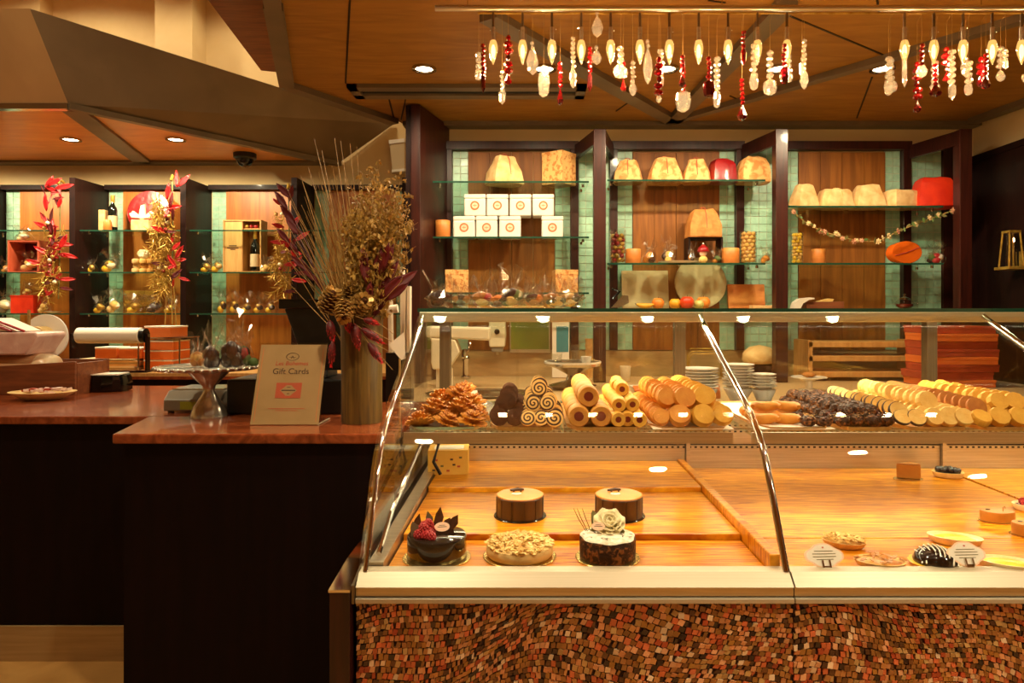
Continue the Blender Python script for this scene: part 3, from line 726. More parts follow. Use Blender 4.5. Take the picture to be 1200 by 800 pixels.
def wrapped_treat(px, w, h, z, label, fill, Y=3.97, grp='cellophane wrapped treats', bag=True, n=5, rz=0, ribbon=None):
    """sweets in a gathered cellophane bag"""
    t = thing('wrapped_treat', label, 'treat bag', (X(px, Y), Y, z), rz, grp)
    r = w*.5
    for i in range(n):
        a = 2*PI*i/n+.4; rr_ = r*.42
        q = (rr_*math.cos(a), rr_*.7*math.sin(a), h*.18+(i % 2)*h*.16) if i else (0, -r*.2, h*.40)
        B().sph((0, 0, 0), (r*RN(.42, .54), r*RN(.38, .46), h*RN(.15, .18)), 9, 6, jit=.07).build('sweet', fill[i % len(fill)], t, 60, loc=q)
    if bag:
        b = B(); rnd = random.Random(int(px*10))
        b.loft([ring(0, 0, z_*h, w*k, w*.8*k, 14, 2.2, j, rnd) for z_, k, j in ((0, .86, 0), (.06, 1.0, .03), (.3, 1.04, .05), (.52, .72, .09), (.62, .28, .15), (.70, .34, .3), (.85, .75, .4), (1.0, .95, .5))], cap=False)
        b.build('cellophane', 'cello', t, 0)
        if ribbon: B().lathe([(w*.16, h*.59), (w*.19, h*.615), (w*.16, h*.64)], 10, cap=False).build('ribbon', ribbon, t, 60)
    return t
wrapped_treat(761, SW(17), SW(25), q2, 'small clear bag of orange sweets beside the amber candle', ['roll_orange', 'choc_matte', 'caramel'])
wrapped_treat(783, SW(17), SW(26), q2, 'small clear bag with one pale bun, beside the white plate', ['cream_biscuit', 'choc'], n=3)
wrapped_treat(811, SW(10), SW(22), q2, 'slim clear bag of dark sweets under the stand', ['choc', 'caramel'], n=3, Y=3.96)
wrapped_treat(840, SW(13), SW(16), q2, 'small clear bag of green and brown sweets under the stand', ['leaf_green', 'choc', 'caramel'], n=4, Y=3.955)
wrapped_treat(897, SW(14), SW(17), q2, 'small clear bag of orange sweets beside the jar of nuts', ['roll_orange', 'caramel'], n=4)
# red-capped ornament under the stand
Y = 3.94
t = thing('ornament', 'small red-capped pale figure ornament under the dark stand', 'ornament', (X(824, Y), Y, q2))
B().sph((0, 0, .022), (.026, .024, .022), 14, 8).build('body', 'cream_biscuit', t, 60)
B().sph((0, 0, .060), (.022, .021, .020), 14, 8).build('head', 'peach', t, 60)
B().lathe([(.032, .066), (.034, .072), (.030, .088), (.018, .100), (.004, .112)], 16).build('cap', 'foil_red', t, 50)
B().sph((0, 0, .114), .006, 8, 6).build('bobble', 'tin_white', t, 60)
Y = 3.96
o = B().lathe([(.04, .0), (.115, .008), (.118, .011), (.04, .004), (.001, .004)], 28).build('serving_plate', 'white_gloss', None, 40, loc=(X(795, Y), Y, q2))
tag(o, 'flat white plate on the middle glass shelf', 'plate')
# boards on the low shelf
Y = 4.10
o = B().box(-SW(28), SW(28), -.010, .010, 0, SW(46)).build('slate_board', 'parchment', None, 0, .003, (X(757, Y), Y+.02, q3+.002), (math.radians(-9), 0, 0))
tag(o, 'pale square board leaning behind the fruit', 'board')
o = B().loft([[(SW(31)*math.cos(a*PI/20), y, SW(31)+SW(31)*math.sin(a*PI/20)) for a in range(40)] for y in (-.009, .009)]).build('round_board', 'board_round', None, 30, .003, (X(822, Y), Y, q3+.002), (math.radians(-9), 0, 0))
tag(o, 'large round pale wooden board leaning against the wall', 'board')
o = B().box(-SW(22), SW(22), -.010, .010, 0, SW(29)).build('printed_board', 'board_orange', None, 0, .003, (X(875, Y), Y, q3+.002), (math.radians(-9), 0, 0))
tag(o, 'small orange wooden board leaning beside the round one', 'board')
o = B().box(-SW(13), SW(13), -.03, .03, 0, .018).build('napkin_stack', 'paper_cream', None, 0, .003, (X(893, 3.95), 3.95, q3+.001)); tag(o, 'low stack of cream napkins in front of the orange board', 'napkins')
# dark utensil holder
Y = 4.0
t = thing('cake_knife', 'dark-handled steel serving slice leaning beside the pale board', 'utensil', (X(726, Y), Y, q3+.006), 0)
B().prism([(-.05, .0), (.0, .0), (.055, .03), (.05, .07), (.02, .075)], -.004, .004, 'y').build('blade', 'steel', t)
B().tube([(-.04, -.006, .05), (0, -.006, .095), (-.045, -.006, .11)], .008, 8).build('handle', 'black_gloss', t, 50)
def fruit(px, w, z, label, kind, mt, Y=3.95):
    r = SW(w)/2
    t = thing(kind, label, 'fruit', (X(px, Y), Y, z), 0, 'fruit on the low glass shelf')
    if kind == 'banana':
        B().tube([(-r, 0, r*.5), (-r*.5, 0, r*.36), (0, 0, r*.32), (r*.5, 0, r*.36), (r, 0, r*.5)], [r*.1, r*.28, r*.32, r*.26, r*.08], 8).build('skin', mt, t, 60)
        B().cyl((-r, 0, r*.5), (-r*1.14, 0, r*.62), .003, 5).build('stalk', 'ink', t)
    else:
        B().lathe([(r*.3, .002), (r*.7, r*.15), (r*.98, r*.7), (r*.95, r*1.15), (r*.6, r*1.6), (r*.2, r*1.62), (.001, r*1.48)], 16).build('skin', mt, t, 60)
        B().cyl((0, 0, r*1.48), (.003, 0, r*1.85), .0016, 5).build('stalk', 'ink', t)
mat('fruit_yellow', s(232, 170, 40), s(216, 140, 30), .4, scale=12); mat('fruit_red', s(206, 50, 22), s(222, 88, 34), .3, scale=9, coat=.3)
mat('fruit_orange', s(226, 120, 34), s(234, 140, 50), .45, scale=30, bump=.1); mat('fruit_green', s(206, 196, 110), s(190, 178, 88), .35, scale=9)
fruit(756, 20, q3, 'long yellow fruit in front of the pale square board', 'banana', 'fruit_yellow'); fruit(771, 15, q3, 'orange fruit beside the long yellow one', 'orange', 'fruit_orange', 3.99)
fruit(791, 14, q3, 'yellow fruit at the foot of the round board', 'lemon', 'fruit_yellow'); fruit(805, 17, q3, 'large red apple in front of the round board', 'apple', 'fruit_red', 3.93)
fruit(819, 12, q3, 'pale green fruit in front of the round board', 'pear', 'fruit_green'); fruit(824, 17, q3, 'orange fruit behind the pale green one', 'orange', 'fruit_orange', 4.02)
# right unit
r1, r2, r3 = SHELVES[2]
for px, w_, h_, lb, mt, kw in ((942, 32, 28, 'upright cream paper wrapped cake next to the dark post, above the garland', 'paper_cream', dict(tie=None)), (978, 40, 22, 'low cream wrapped cake, second from the dark post above the garland', 'paper_cream', dict(tie='nut', top=.7)),
        (1016, 38, 27, 'tall cream wrapped cake with tied top above the garland', 'paper_cream', dict(tie=None, top=.6)), (1054, 42, 20, 'lowest flat cream package touching the bright red one', 'paper_cream', dict(tie=None, top=.85)),
        (1093, 48, 34, 'bright red wrapped cake at the end of the shelf', 'foil_orange', dict(tie=None, top=.7))):
    paper_bag(lb, px, SW(w_), SW(h_), r1, mt, rz=RN(-.3, .3), Y=4.02 if px < 1090 else 4.0, **kw)
jar(934, SW(14), SW(38), r2, 'narrow clear jar of yellow sweets half behind the dark post', ['custard', 'cream_biscuit'], 0, .013, Y=4.05)
candle(959, SW(16), SW(17), r2, 'pale amber candle under the dried garland')
t = thing('oval_box', 'shiny orange oval box under the garland', 'box', (X(1059, 3.99), 3.99, r2), 0)
bx = SW(18); bz = SW(13)
B().loft([[(bx*k*math.cos(a*PI/16), y, bz+bz*k*math.sin(a*PI/16)) for a in range(32)] for k, y in ((.94, .035), (1, .03), (1, -.03), (.95, -.036))]).build('shell', 'orange_gloss', t, 40)
B().tube([(-bx*.75, -.037, bz*.7), (0, -.040, bz*1.0), (bx*.8, -.037, bz*1.45)], .003, 5).build('ribbon', 'ink_red', t)
wrapped_treat(1096, SW(21), SW(22), r2, 'clear bag of mixed red and white sweets beside the orange oval box', ['raspberry', 'tin_white', 'choc', 'leaf_green'], n=6)
# garland of dried flowers
gp = [(928, 246), (945, 262), (966, 272), (985, 277), (1005, 283), (1030, 283), (1050, 272), (1075, 262), (1100, 253), (1125, 243)]
Yg = 3.86
gl = thing('dried_garland', 'drooping garland of dried flowers and leaves across the shelf front', 'garland', (X(1025, Yg), Yg, Z(265, Yg)))
def gpt(px, py): return Vector((X(px, Yg)-X(1025, Yg), 0, Z(py, Yg)-Z(265, Yg)))
B().tube([gpt(*p) for p in gp], .003, 5).build('cord', 'straw', gl)
fl = B()
for i in range(7): a = i*2*PI/7; fl.prism([(0, 0), (.012*math.cos(a-.35), .012*math.sin(a-.35)), (.018*math.cos(a), .018*math.sin(a)), (.012*math.cos(a+.35), .012*math.sin(a+.35))], -.003, .003, 'y')
fl.sph((0, -.004, 0), .006, 8, 5)
mat('dry_rose', s(176, 110, 84), s(206, 150, 110), .7, scale=30); mat('dry_cream', s(214, 184, 130), None, .7)
FLO = [fl.build('flower', m_, gl) for m_ in ('dry_rose', 'dry_cream')]
lf = B().prism([(-.016, 0), (-.005, .007), (.008, .006), (.018, 0), (.008, -.006), (-.005, -.007)], -.0015, .0015, 'y').build('leaf', 'leaf_olive', gl)
lfd = lf.copy(); lfd.data = lf.data.copy(); lfd.data.materials[0] = M['leaf_green']; COL.objects.link(lfd)
FLO[0].location = gpt(966, 272); FLO[1].location = gpt(1100, 252); lf.location = gpt(985, 277); lfd.location = gpt(1050, 272)
for i in range(len(gp)-1):
    for k in range(6):
        f_ = (k+RN(0, .8))/6; p = gpt(*gp[i]).lerp(gpt(*gp[i+1]), f_)+Vector((0, RN(-.012, .0), RN(-.012, .012)))
        src = random.choice([FLO[0], FLO[1], lf, lf, lfd, lfd]); part(src, gl, p, (RN(-.5, .5), RN(0, 6), RN(-.5, .5)), RN(.7, 1.15))
# low shelf of the right unit
Y = 3.98
o = B().loft([[(x_, y_, z_) for x_, z_ in ((-.06, 0), (-.052, .03), (-.02, .055), (.03, .062), (.055, .06))] for y_ in (-.03, .03)], closed=False)
o = B().prism([(-.062, 0), (-.05, .035), (-.02, .058), (.035, .064), (.06, .062), (.06, .054), (.03, .05), (-.005, .03), (-.02, 0)], -.03, .03, 'y').build('folded_napkin', 'white_card', None, 30, 0, (X(940, Y), Y, r3+.001)); tag(o, 'folded white napkin curling over beside the dark post', 'napkin')
t = thing('wooden_caddy', 'low dark wooden caddy beside the white napkin', 'box', (X(963, 4.02), 4.02, r3+.001))
B().box(-.11, .11, -.05, .05, 0, .04).build('box', 'mid_wood', t, bevel=.003)
B().prism([(-.03, .04), (.03, .058), (.06, .056), (.05, .04)], -.03, .03, 'y').build('cloth', 'cream_biscuit', t)
t = thing('glass_teapot', 'small clear glass teapot with chrome lid in front of the green tiles', 'teapot', (X(1060, 3.99), 3.99, r3+.001))
B().lathe([(.03, 0), (.048, .012), (.052, .03), (.042, .048), (.03, .054)], 20, cap=False).build('glass_body', 'clear', t, 50)
B().lathe([(.028, .003), (.044, .014), (.046, .026), (.001, .026)], 16).build('tea', 'jam', t, 50)
B().lathe([(.031, .054), (.028, .06), (.012, .066), (.004, .072), (.009, .080), (.004, .086), (.001, .087)], 16).build('lid', 'chrome', t, 50)
B().tube([(.045, 0, .042), (.075, 0, .048), (.08, 0, .028), (.05, 0, .014)], .004, 6).build('handle', 'clear', t, 50)
B().tube([(-.046, 0, .02), (-.066, 0, .034), (-.076, 0, .054)], [.008, .006, .005], 8).build('spout', 'clear', t, 50)
# brass wall bracket on the dark side wall
Yb = 3.72
t = thing('brass_lantern', 'thin brass framed lantern on the dark side wall', 'lantern', (2.60, Yb, Z(316, Yb)))
B().box(-.055, .055, -.06, .06, 0, .016).build('base', 'gold_shiny', t, bevel=.002)
for sx in (-1, 1):
    for sy in (-1, 1): B().tube([(sx*.04, sy*.04, .016), (sx*.028, sy*.028, .20)], .005, 6).build('frame_bar', 'gold_shiny', t)
B().box(-.032, .032, -.032, .032, .20, .212).build('top', 'gold_shiny', t)
B().lathe([(.034, .017), (.026, .198)], 4, cap=False).build('glass', 'clear', t)
B().box(.05, .064, -.012, .012, .0, .10).build('wall_bracket', 'gold_shiny', t)

# ================================================================= CAKES ON THE DECK
def deckpos(px, py, z): Y = YZ(py, z); return (X(px, Y), Y, z)
def board(t, r, mt='gold_board'):
    B().lathe([(r, 0), (r*1.01, .002), (r*.99, .0035), (.001, .0035)], 32).build('cake_board', mt, t, 40)
def flat_tag(t, x, y, z, w, rot, mt='peach', name='tag'):
    o = B().loft([[(w*math.cos(a*PI/12), w*.62*math.sin(a*PI/12), q) for a in range(24)] for q in (0, .0012)]).build(name, mt, t, loc=(x, y, z), rot=rot)
    B().box(-w*.6, w*.6, -w*.06, w*.02, .0012, .0016).box(-w*.4, w*.4, w*.16, w*.22, .0012, .0016).build('print', 'ink', o)
    return o
for px, lb in ((609.5, 'caramel-topped round cake in chocolate band, behind the almond tart'), (725, 'caramel-topped round cake in chocolate band, behind the white rose cake')):
    t = thing('caramel_cake', lb, 'cake', deckpos(px, 604, .730), 0, 'caramel-topped cakes'); r = .066
    board(t, .073, 'choc_gloss')
    B().lathe([(r, .0036), (r, .056), (r*.985, .0575)], 40).build('cake_side', 'choc_side', t, 30)
    for a in range(12):
        q = a*PI/6+.2; B().box(-.0012, .0012, -.0012, .0012, .004, .056).build('band_joint', 'choc', t, loc=(r*1.0*math.cos(q), r*1.0*math.sin(q), 0), rot=(0, 0, q))
    B().lathe([(r*.985, .0576), (r*.99, .060), (r*.96, .0615), (.001, .0615)], 40).build('glaze', 'caramel', t, 30)
    B().tube([(-.028, .026, .064), (-.008, .034, .065), (.010, .034, .064)], [.003, .005, .003], 8).build('chocolate_curl', 'choc', t, 50)
    flat_tag(t, -.010, -.004, .0618, .014, (0, 0, .1), 'tin_white')
    for x in (-.018, .002): B().sph((x, .018, .063), .0028, 8, 5).build('chocolate_bead', 'choc', t, 60)
# dark glazed cake with raspberries
t = thing('raspberry_cake', 'shiny dark chocolate cake topped with raspberries and chocolate shards', 'cake', deckpos(512, 653, ZD)); r = .070
board(t, .080)
B().lathe([(r*.97, .0036), (r, .007), (r, .050), (r*.985, .055), (r*.95, .057), (.001, .057)], 44).build('glazed_cake', 'choc_gloss', t, 50)
rasp = B(); 
for a in range(5):
    for k in range(7): q = 2*PI*k/7+a*.4; tt = .35+a*.5; rasp.sph((.0085*math.sin(tt)*math.cos(q), .0085*math.sin(tt)*math.sin(q), .009*math.cos(tt)), .0032, 5, 4)
ro = rasp.build('raspberry', 'raspberry', t, 60)
pts = [(-.040, -.030, .064), (-.022, -.036, .064), (-.034, -.012, .064), (-.016, -.016, .065), (-.044, .004, .064), (-.026, .006, .066), (-.010, .002, .065), (-.030, -.006, .078), (-.022, .014, .078), (-.014, -.028, .064), (-.036, .020, .066), (-.018, -.005, .079), (-.006, -.040, .062), (-.028, -.024, .077)]
ro.location = pts[0]
for p in pts[1:]: part(ro, t, p, (RN(-.6, .6), RN(-.6, .6), RN(0, 6)), RN(.85, 1.1))
for x, y, w_, h_, a, b_ in ((-.056, .0, .010, .05, .3, .2), (-.046, -.018, .012, .038, -.2, .5), (-.006, .030, .012, .056, .1, -.15), (-.020, .034, .010, .046, -.15, .3), (.022, .034, .012, .044, .5, -.4), (.012, .024, .014, .036, .6, .5)):
    B().prism([(-w_, 0), (w_*.7, 0), (w_*1.1, h_*.6), (w_*.1, h_), (-w_*.6, h_*.7)], -.0012, .0012, 'y').build('chocolate_shard', 'choc_matte' if a > 0 else 'strip_metal', t, loc=(x, y, .054), rot=(-.25, a, b_))
flat_tag(t, .012, .002, .072, .018, (math.radians(55), 0, .15), 'peach')
# almond tart
t = thing('almond_tart', 'large round tart covered in toasted almond flakes between the two decorated cakes', 'cake', deckpos(609, 651, ZD)); r = .080
board(t, .087)
B().lathe([(r*.93, .0036), (r, .010), (r*1.0, .024), (r*.97, .029), (r*.5, .036), (.001, .038)], 40).build('tart', 'crust', t, 50)
b = B()
for i in range(520):
    q = RN(0, 2*PI); rr_ = r*math.sqrt(RN(0, 1))*1.0; z = .030+.010*(1-(rr_/r)**2)+RN(0, .004); L = RN(.005, .009)
    mx = Matrix.Translation((rr_*math.cos(q), rr_*math.sin(q), z)) @ Euler((RN(-.6, .6), RN(-.6, .6), RN(0, 6))).to_matrix().to_4x4()
    b.prism([(-L, 0), (-L*.3, L*.5), (L*.6, L*.42), (L, 0), (L*.5, -L*.45), (-L*.4, -L*.45)], -.0005, .0006, 'z', 0, mx)
o = b.build('almond_flakes', 'almond', t); o['kind'] = 'stuff'
# rose cake
t = thing('rose_cake', 'chocolate cake dusted with sugar and topped with a white rose', 'cake', deckpos(712, 653, ZD)); r = .066
board(t, .076)
B().lathe([(r*.97, .0036), (r, .007), (r*1.01, .046), (r*.97, .052), (.001, .054)], 44).build('cake_body', 'nutchoc', t, 50)
B().lathe([(r*.98, .0515), (r*.94, .0545), (r*.5, .057), (.001, .0575)], 40, fn=lambda a, z: 1+.03*math.sin(7*a)).build('sugar_dusting', 'sugar', t, 50)
rose = B()
for ly, (n_, rad, hh, tilt) in enumerate(((1, .004, .018, 0), (3, .008, .018, .25), (5, .014, .017, .55), (6, .020, .013, .95), (7, .025, .008, 1.25))):
    for k in range(n_):
        q = 2*PI*k/n_+ly*.6; mx = Matrix.Translation((.004*math.cos(q)*ly*.7, .004*math.sin(q)*ly*.7, 0)) @ Matrix.Rotation(q, 4, 'Z') @ Matrix.Rotation(tilt, 4, 'Y')
        w_ = .006+.0035*ly; H = .020+.001*ly
        rings = [[tuple(mx @ Vector((-u*u*w_*.45+.001*e, u*w_*f_, hz*H))) for u in (-1, -.5, 0, .5, 1)] for hz, f_, e in ((0, .35, 0), (.4, .85, 1), (.8, 1, 0), (1, .7, -2))]
        rose.loft(rings, closed=False)
ro = B(); 
o = rose.build('rose', 'petal', t, 60, loc=(.006, .026, .068), rot=(math.radians(35), 0, 0)); o.scale = (1.15, 1.15, 1.15)
sd = o.modifiers.new('thick', 'SOLIDIFY'); sd.thickness = .0008
for x, y, a, b_ in ((-.030, .030, .5, .9), (.034, .030, -.5, -.7), (-.024, .044, .2, 1.2), (.030, .012, -.9, -.3), (-.036, .014, .9, .2), (.040, .002, -1.2, .3), (0, .05, 0, 1.5), (.016, .05, -.2, 1.4)):
    B().prism([(-.004, 0), (.004, 0), (.011, .018), (.006, .034), (0, .042), (-.007, .034), (-.011, .018)], -.0008, .0008, 'y').build('leaf', 'leaf_olive', t, loc=(x, y, .058), rot=(-.5, a, b_*.5))
for x, a in ((-.046, -.35), (-.038, -.2), (-.05, -.5)):
    B().tube([(x, .02, .056), (x-.008+a*.02, .026, .085), (x-.014+a*.03, .03, .108)], [.0012, .0012, .0005], 5).build('stem', 'leaf_olive', t)
for k in range(26):
    q = RN(1.6, 4.6); rr_ = RN(.030, .060)
    B().box(-.003, .003, -.001, .001, 0, .001).build('chocolate_shaving', 'choc', t, loc=(rr_*math.cos(q), rr_*math.sin(q), .0585), rot=(0, RN(-.3, .3), RN(0, 3))) if k < 14 else B().box(-.004, .004, -.0012, .0012, 0, .001).build('chocolate_shaving', 'choc', t, loc=(RN(.03, .055), RN(-.03, .0), .0575), rot=(0, 0, RN(0, 3))) if k < 18 else None
flat_tag(t, -.022, .0, .074, .016, (math.radians(60), 0, -.1), 'peach')
# printed cake box on the rear board
Yb = 2.36
t = thing('cake_box', 'yellow printed cardboard cake box on the rear deck board', 'box', (X(526, Yb), Yb, .745), math.radians(4))
w_ = SW(46, Yb); hh = SW(28, Yb)
B().box(-w_/2, w_/2, -.05, .06, 0, hh).build('carton', 'box_yellow', t, bevel=.001)
B().box(-w_*.36, w_*.38, -.03, .035, hh, hh+.001).build('top_label', 'white_card', t)
for x, z, mt in ((-.04, .05, 'ink_red'), (-.02, .03, 'leaf_olive'), (.012, .052, 'ink'), (.036, .028, 'ink_red'), (.042, .058, 'leaf_olive'), (-.048, .016, 'ink'), (.0, .014, 'ink_red'), (.02, .034, 'choc')):
    B().box(x-.005, x+.005, -.0512, -.0501, z-.003, z+.003).build('print', mt, t)
# plug and cable behind the box at the case end
t = thing('power_cable', 'dark cable hanging down inside the end of the case', 'cable', (-.325, 2.30, .748))
B().tube([(0, .14, .20), (-.002, .05, .19), (.01, -.02, .12), (-.01, -.03, .05), (.012, -.02, .0065)], .006, 7).build('cord', 'black', t, 60)
B().box(-.012, .012, .02, .05, .14, .19).build('plug', 'orange_card', t, bevel=.003)
# tarts
def boat(px, py, z, L, W, label, crustm, fillm, rz=0, h=.020, flakes=0, cat='tart', grp='small tarts and pastries in the case', top=None):
    t = thing('tart', label, cat, deckpos(px, py, z), rz, grp)
    def fl(a, z_): return 1+.025*math.sin(18*a)
    B().lathe([(.72, .0), (.86, .004), (1.0, h), (.93, h), (.85, h*.75), (.001, h*.72)], 36, sx=L, sy=W, fn=fl).build('crust', crustm, t, 40)
    B().lathe([(.74 if fillm == 'custard' else .85, h*.76), (.5, h*.9+.002), (.001, h*.9+.003)], 28, sx=L, sy=W).build('filling', fillm, t, 60)
    if flakes:
        b = B()
        for i in range(flakes):
            q = RN(0, 2*PI); k = math.sqrt(RN(0, 1))*.93; l = RN(.005, .009)
            mx = Matrix.Translation((L*k*math.cos(q), W*k*math.sin(q), h*.9+.004+.008*(1-k)+RN(0, .004))) @ Euler((RN(-.6, .6), RN(-.6, .6), RN(0, 6))).to_matrix().to_4x4()
            b.prism([(-l, 0), (-l*.3, l*.5), (l*.6, l*.42), (l, 0), (l*.5, -l*.45), (-l*.4, -l*.45)], -.0005, .0006, 'z', 0, mx)
        o = b.build('almond_flakes', top or 'almond', t); o['kind'] = 'stuff'
    return t
boat(989, 640, ZD, .052, .036, 'oval tart heaped with pale almond flakes behind a price tag', 'crust', 'cream_biscuit', -.35, .016, 110)
boat(1031, 664, ZD, .056, .036, 'oval apple tart with browned slices near the front glass', 'crust', 'apple_fill', -.2, .016, 40, top='caramel')
boat(1119, 637, ZD, .062, .036, 'oval yellow custard tart with pale rim behind a price tag', 'crust_pale', 'custard', -.42)
boat(1181, 667, ZD, .062, .036, 'oval yellow custard tart in front, beside the price tag', 'crust_pale', 'custard', -.42)
t = boat(1111, 559, .7165, .052, .036, 'oval tart piled with dark berries at the back of the deck', 'crust', 'berry_dark', -.3)
for i in range(16):
    q = RN(0, 6.28); k = math.sqrt(RN(0, 1))*.75
    B().sph((0, 0, 0), RN(.008, .011), 9, 6).build('berry', 'berry_dark', t, 60, loc=(.052*k*math.cos(q), .036*k*math.sin(q), .022+.01*(1-k)))
t = boat(1207, 598, .7165, .046, .034, 'oval tart topped with red berries beside the small yellow cake', 'crust_pale', 'jam', -.3)
for i in range(9): part(bpy.data.objects['raspberry'], t, (RN(-.03, .03), RN(-.018, .018), .022), (RN(-1, 1), 0, RN(0, 6)), 1.0)
def dropcake(px, py, label, L=.046, W=.030, hgt=.036, rz=0):
    t = thing('caramel_petit_cake', label, 'cake', deckpos(px, py, .7165), rz, 'teardrop caramel cakes')
    B().lathe([(1.12, 0), (1.14, .002), (.001, .003)], 28, sx=L, sy=W).build('cake_board', 'gold_board', t)
    pts_ = []
    for i in range(28):
        a = 2*PI*i/28; pts_.append((L*(math.cos(a)), W*math.sin(a)*(.5+.5*(1-max(0, math.cos(a)))) if math.cos(a) > 0 else W*math.sin(a)))
    b = B(); b.loft([[(x*k, y*k, z) for x, y in pts_] for k, z in ((.99, .003), (1, .006), (1, hgt-.003), (.97, hgt))]); b.build('cake', 'caramel', t, 40)
    B().lathe([(.005, hgt), (.007, hgt+.002), (.001, hgt+.003)], 12, c=(-L*.5, W*.2, 0), sy=.5).build('chocolate_dot', 'choc', t)
    B().tube([(L*.3, 0, hgt), (L*.3, 0, hgt+.010), (L*.4, 0, hgt+.014), (L*.42, 0, hgt+.008)], .0015, 5).build('sugar_twist', 'caramel', t)
dropcake(1169, 611, 'small yellow teardrop cake on a gold board', .044, .028, .030, -.25)
dropcake(1208, 627, 'small yellow cake on a gold board, half seen beyond the teardrop one', .044, .03, .032, -.25)
t = thing('cake_wedge', 'single wedge of caramel cake at the back of the deck', 'cake', deckpos(1064, 561, .7165), .2)
B().lathe([(.052, 0), (.052, .002), (.001, .0025)], 24, sy=.7).build('cake_board', 'gold_board', t)
B().prism([(-.038, .012), (.030, .026), (.042, -.004), (.03, -.026)], .0026, .050).build('wedge', 'caramel', t, bevel=.003)
B().prism([(-.035, .012), (.029, .024), (.040, -.004), (.029, -.024)], .0502, .053).build('glaze', 'brown_biscuit', t)
t = thing('chocolate_dome', 'glazed chocolate dome with sugar stripes in a green-rimmed cup', 'cake', deckpos(1096, 663, ZD), -.3)
B().lathe([(.040, 0), (.052, .004), (.056, .010), (.001, .010)], 32, fn=lambda a, z: 1+.03*math.sin(20*a)).build('cup', 'custard', t)
B().lathe([(.046, .0101), (.047, .016), (.040, .030), (.026, .041), (.001, .046)], 32).build('dome', 'choc_gloss', t, 60)
for i in range(9):
    x = -.036+i*.009; pp = []
    for k in range(9):
        y = -.04+k*.010; rr_ = math.hypot(x, y); pp.append((x+.004*math.sin(k), y, max(.016, .047*math.sqrt(max(0, 1-(rr_/.047)**2)))+.0012))
    B().tube(pp, .0016, 5).build('sugar_stripe', 'sugar', t)
# scalloped price tags on clips
def price_tag(px, py, label):
    t = thing('price_tag', label, 'price tag', deckpos(px, 672, ZD), .05)
    z = Z(py, t.location.y)-ZD; w_ = .043
    pts_ = []
    for i in range(48):
        a = 2*PI*i/48; k = 1+.07*math.cos(4*a)-.02*math.cos(8*a); pts_.append((w_*k*math.cos(a), z+w_*.60*k*math.sin(a)))
    ins = [(x*.90, z+(q-z)*.88) for x, q in pts_]
    mx = Matrix.Rotation(math.radians(-28), 4, 'X')
    B().prism(pts_, -.001, .001, 'y', 0, mx).build('card', 'peach', t)
    c = B().prism(ins, -.0016, -.001, 'y', 0, mx).build('card_face', 'tin_white', t)
    for k, (q, l) in enumerate(((.010, .5), (.004, .62), (-.002, .62), (-.008, .45))):
        B().box(-w_*l, w_*l, -.0022, -.0017, z+q-.0008, z+q+.0006, 0, mx).build('printed_line', 'leaf_olive', c)
    B().box(-.002, .002, -.0022, -.0017, z+.016, z+.019, 0, mx).build('printed_mark', 'ink_red', c)
    for sx in (-1, 1): B().box(sx*.008-.002, sx*.008+.002, -.006, .006, z-.026, z-.010, 0, mx).build('clip', 'chrome', t)
    B().box(-.008, .008, -.004, .010, 0, z-.022, 0, mx).build('holder', 'chrome', t)
    B().box(-.012, .012, -.006, .014, 0, .004).build('holder_foot', 'chrome', t)
price_tag(970, 652, 'scalloped white price tag in front of the almond flake tart'); price_tag(1139, 650, 'scalloped white price tag between the two custard tarts')

# ================================================================= PASTRIES ON THE INNER SHELF
ZP = ZSH+.012
def tray(x0, x1, label, mt='silver_tray', liner=None, y0=1.885, y1=2.43):
    t = thing('pastry_tray', label, 'tray', ((x0+x1)/2, (y0+y1)/2, ZSH), 0, 'pastry trays on the glass shelf'); w_ = (x1-x0)/2; d = (y1-y0)/2
    b = B(); b.loft([ring(0, 0, z, 2*w_*k, 2*d*k2, 24, 7) for z, k, k2 in ((.0005, .95, .98), (.004, .97, .99), (.012, 1, 1), (.011, .985, .993), (.005, .95, .98))], cap=False)
    b.add(ring(0, 0, .005, 2*w_*.95, 2*d*.98, 24, 7), [tuple(range(24))]); b.add(ring(0, 0, .0005, 2*w_*.95, 2*d*.98, 24, 7), [tuple(range(24))])
    b.build('tray', mt, t, 40)
    if liner: B().box(-w_*.97, w_*.97, -d*.995, d*.995, .0055, .0068).build('paper_liner', liner, t)
    return t
def shelfx(px, Y=1.9): return X(px, Y)
T1 = (shelfx(473), shelfx(568)); T2 = (shelfx(572), shelfx(659)); T3 = (shelfx(663), shelfx(758)); T4 = (shelfx(763), shelfx(860))
T5 = (shelfx(890), shelfx(978)); T6 = (shelfx(983), shelfx(1052)); T7 = (shelfx(1056), shelfx(1140)); T8 = (shelfx(1144), shelfx(1225))
for T_, lb, mt, ln in ((T1, 'steel tray under the ruffled fried pastries', 'silver_tray', None), (T2, 'tray under the chocolate biscuits and pinwheel biscuits', 'light_wood', None), (T3, 'tray under the jam-filled rolls', 'light_wood', None), (T4, 'paper-lined tray under the orange and yellow rounds', 'light_wood', 'white_card'),
        (T5, 'white paper-lined tray with crescents', 'light_wood', 'white_card'), (T6, 'tray under the chocolate nut clusters', 'light_wood', None), (T7, 'tray under the black-edged and cream biscuits', 'light_wood', None), (T8, 'tray under the brown and golden biscuits', 'light_wood', None)):
    tray(T_[0], T_[1], lb, mt, ln)
zb = ZSH+.0072
def single(name, label, grp, cat, b, mt, sm=50):
    o = b.build(name, mt, None, sm); tag(o, label, cat, grp); return Proto(o)
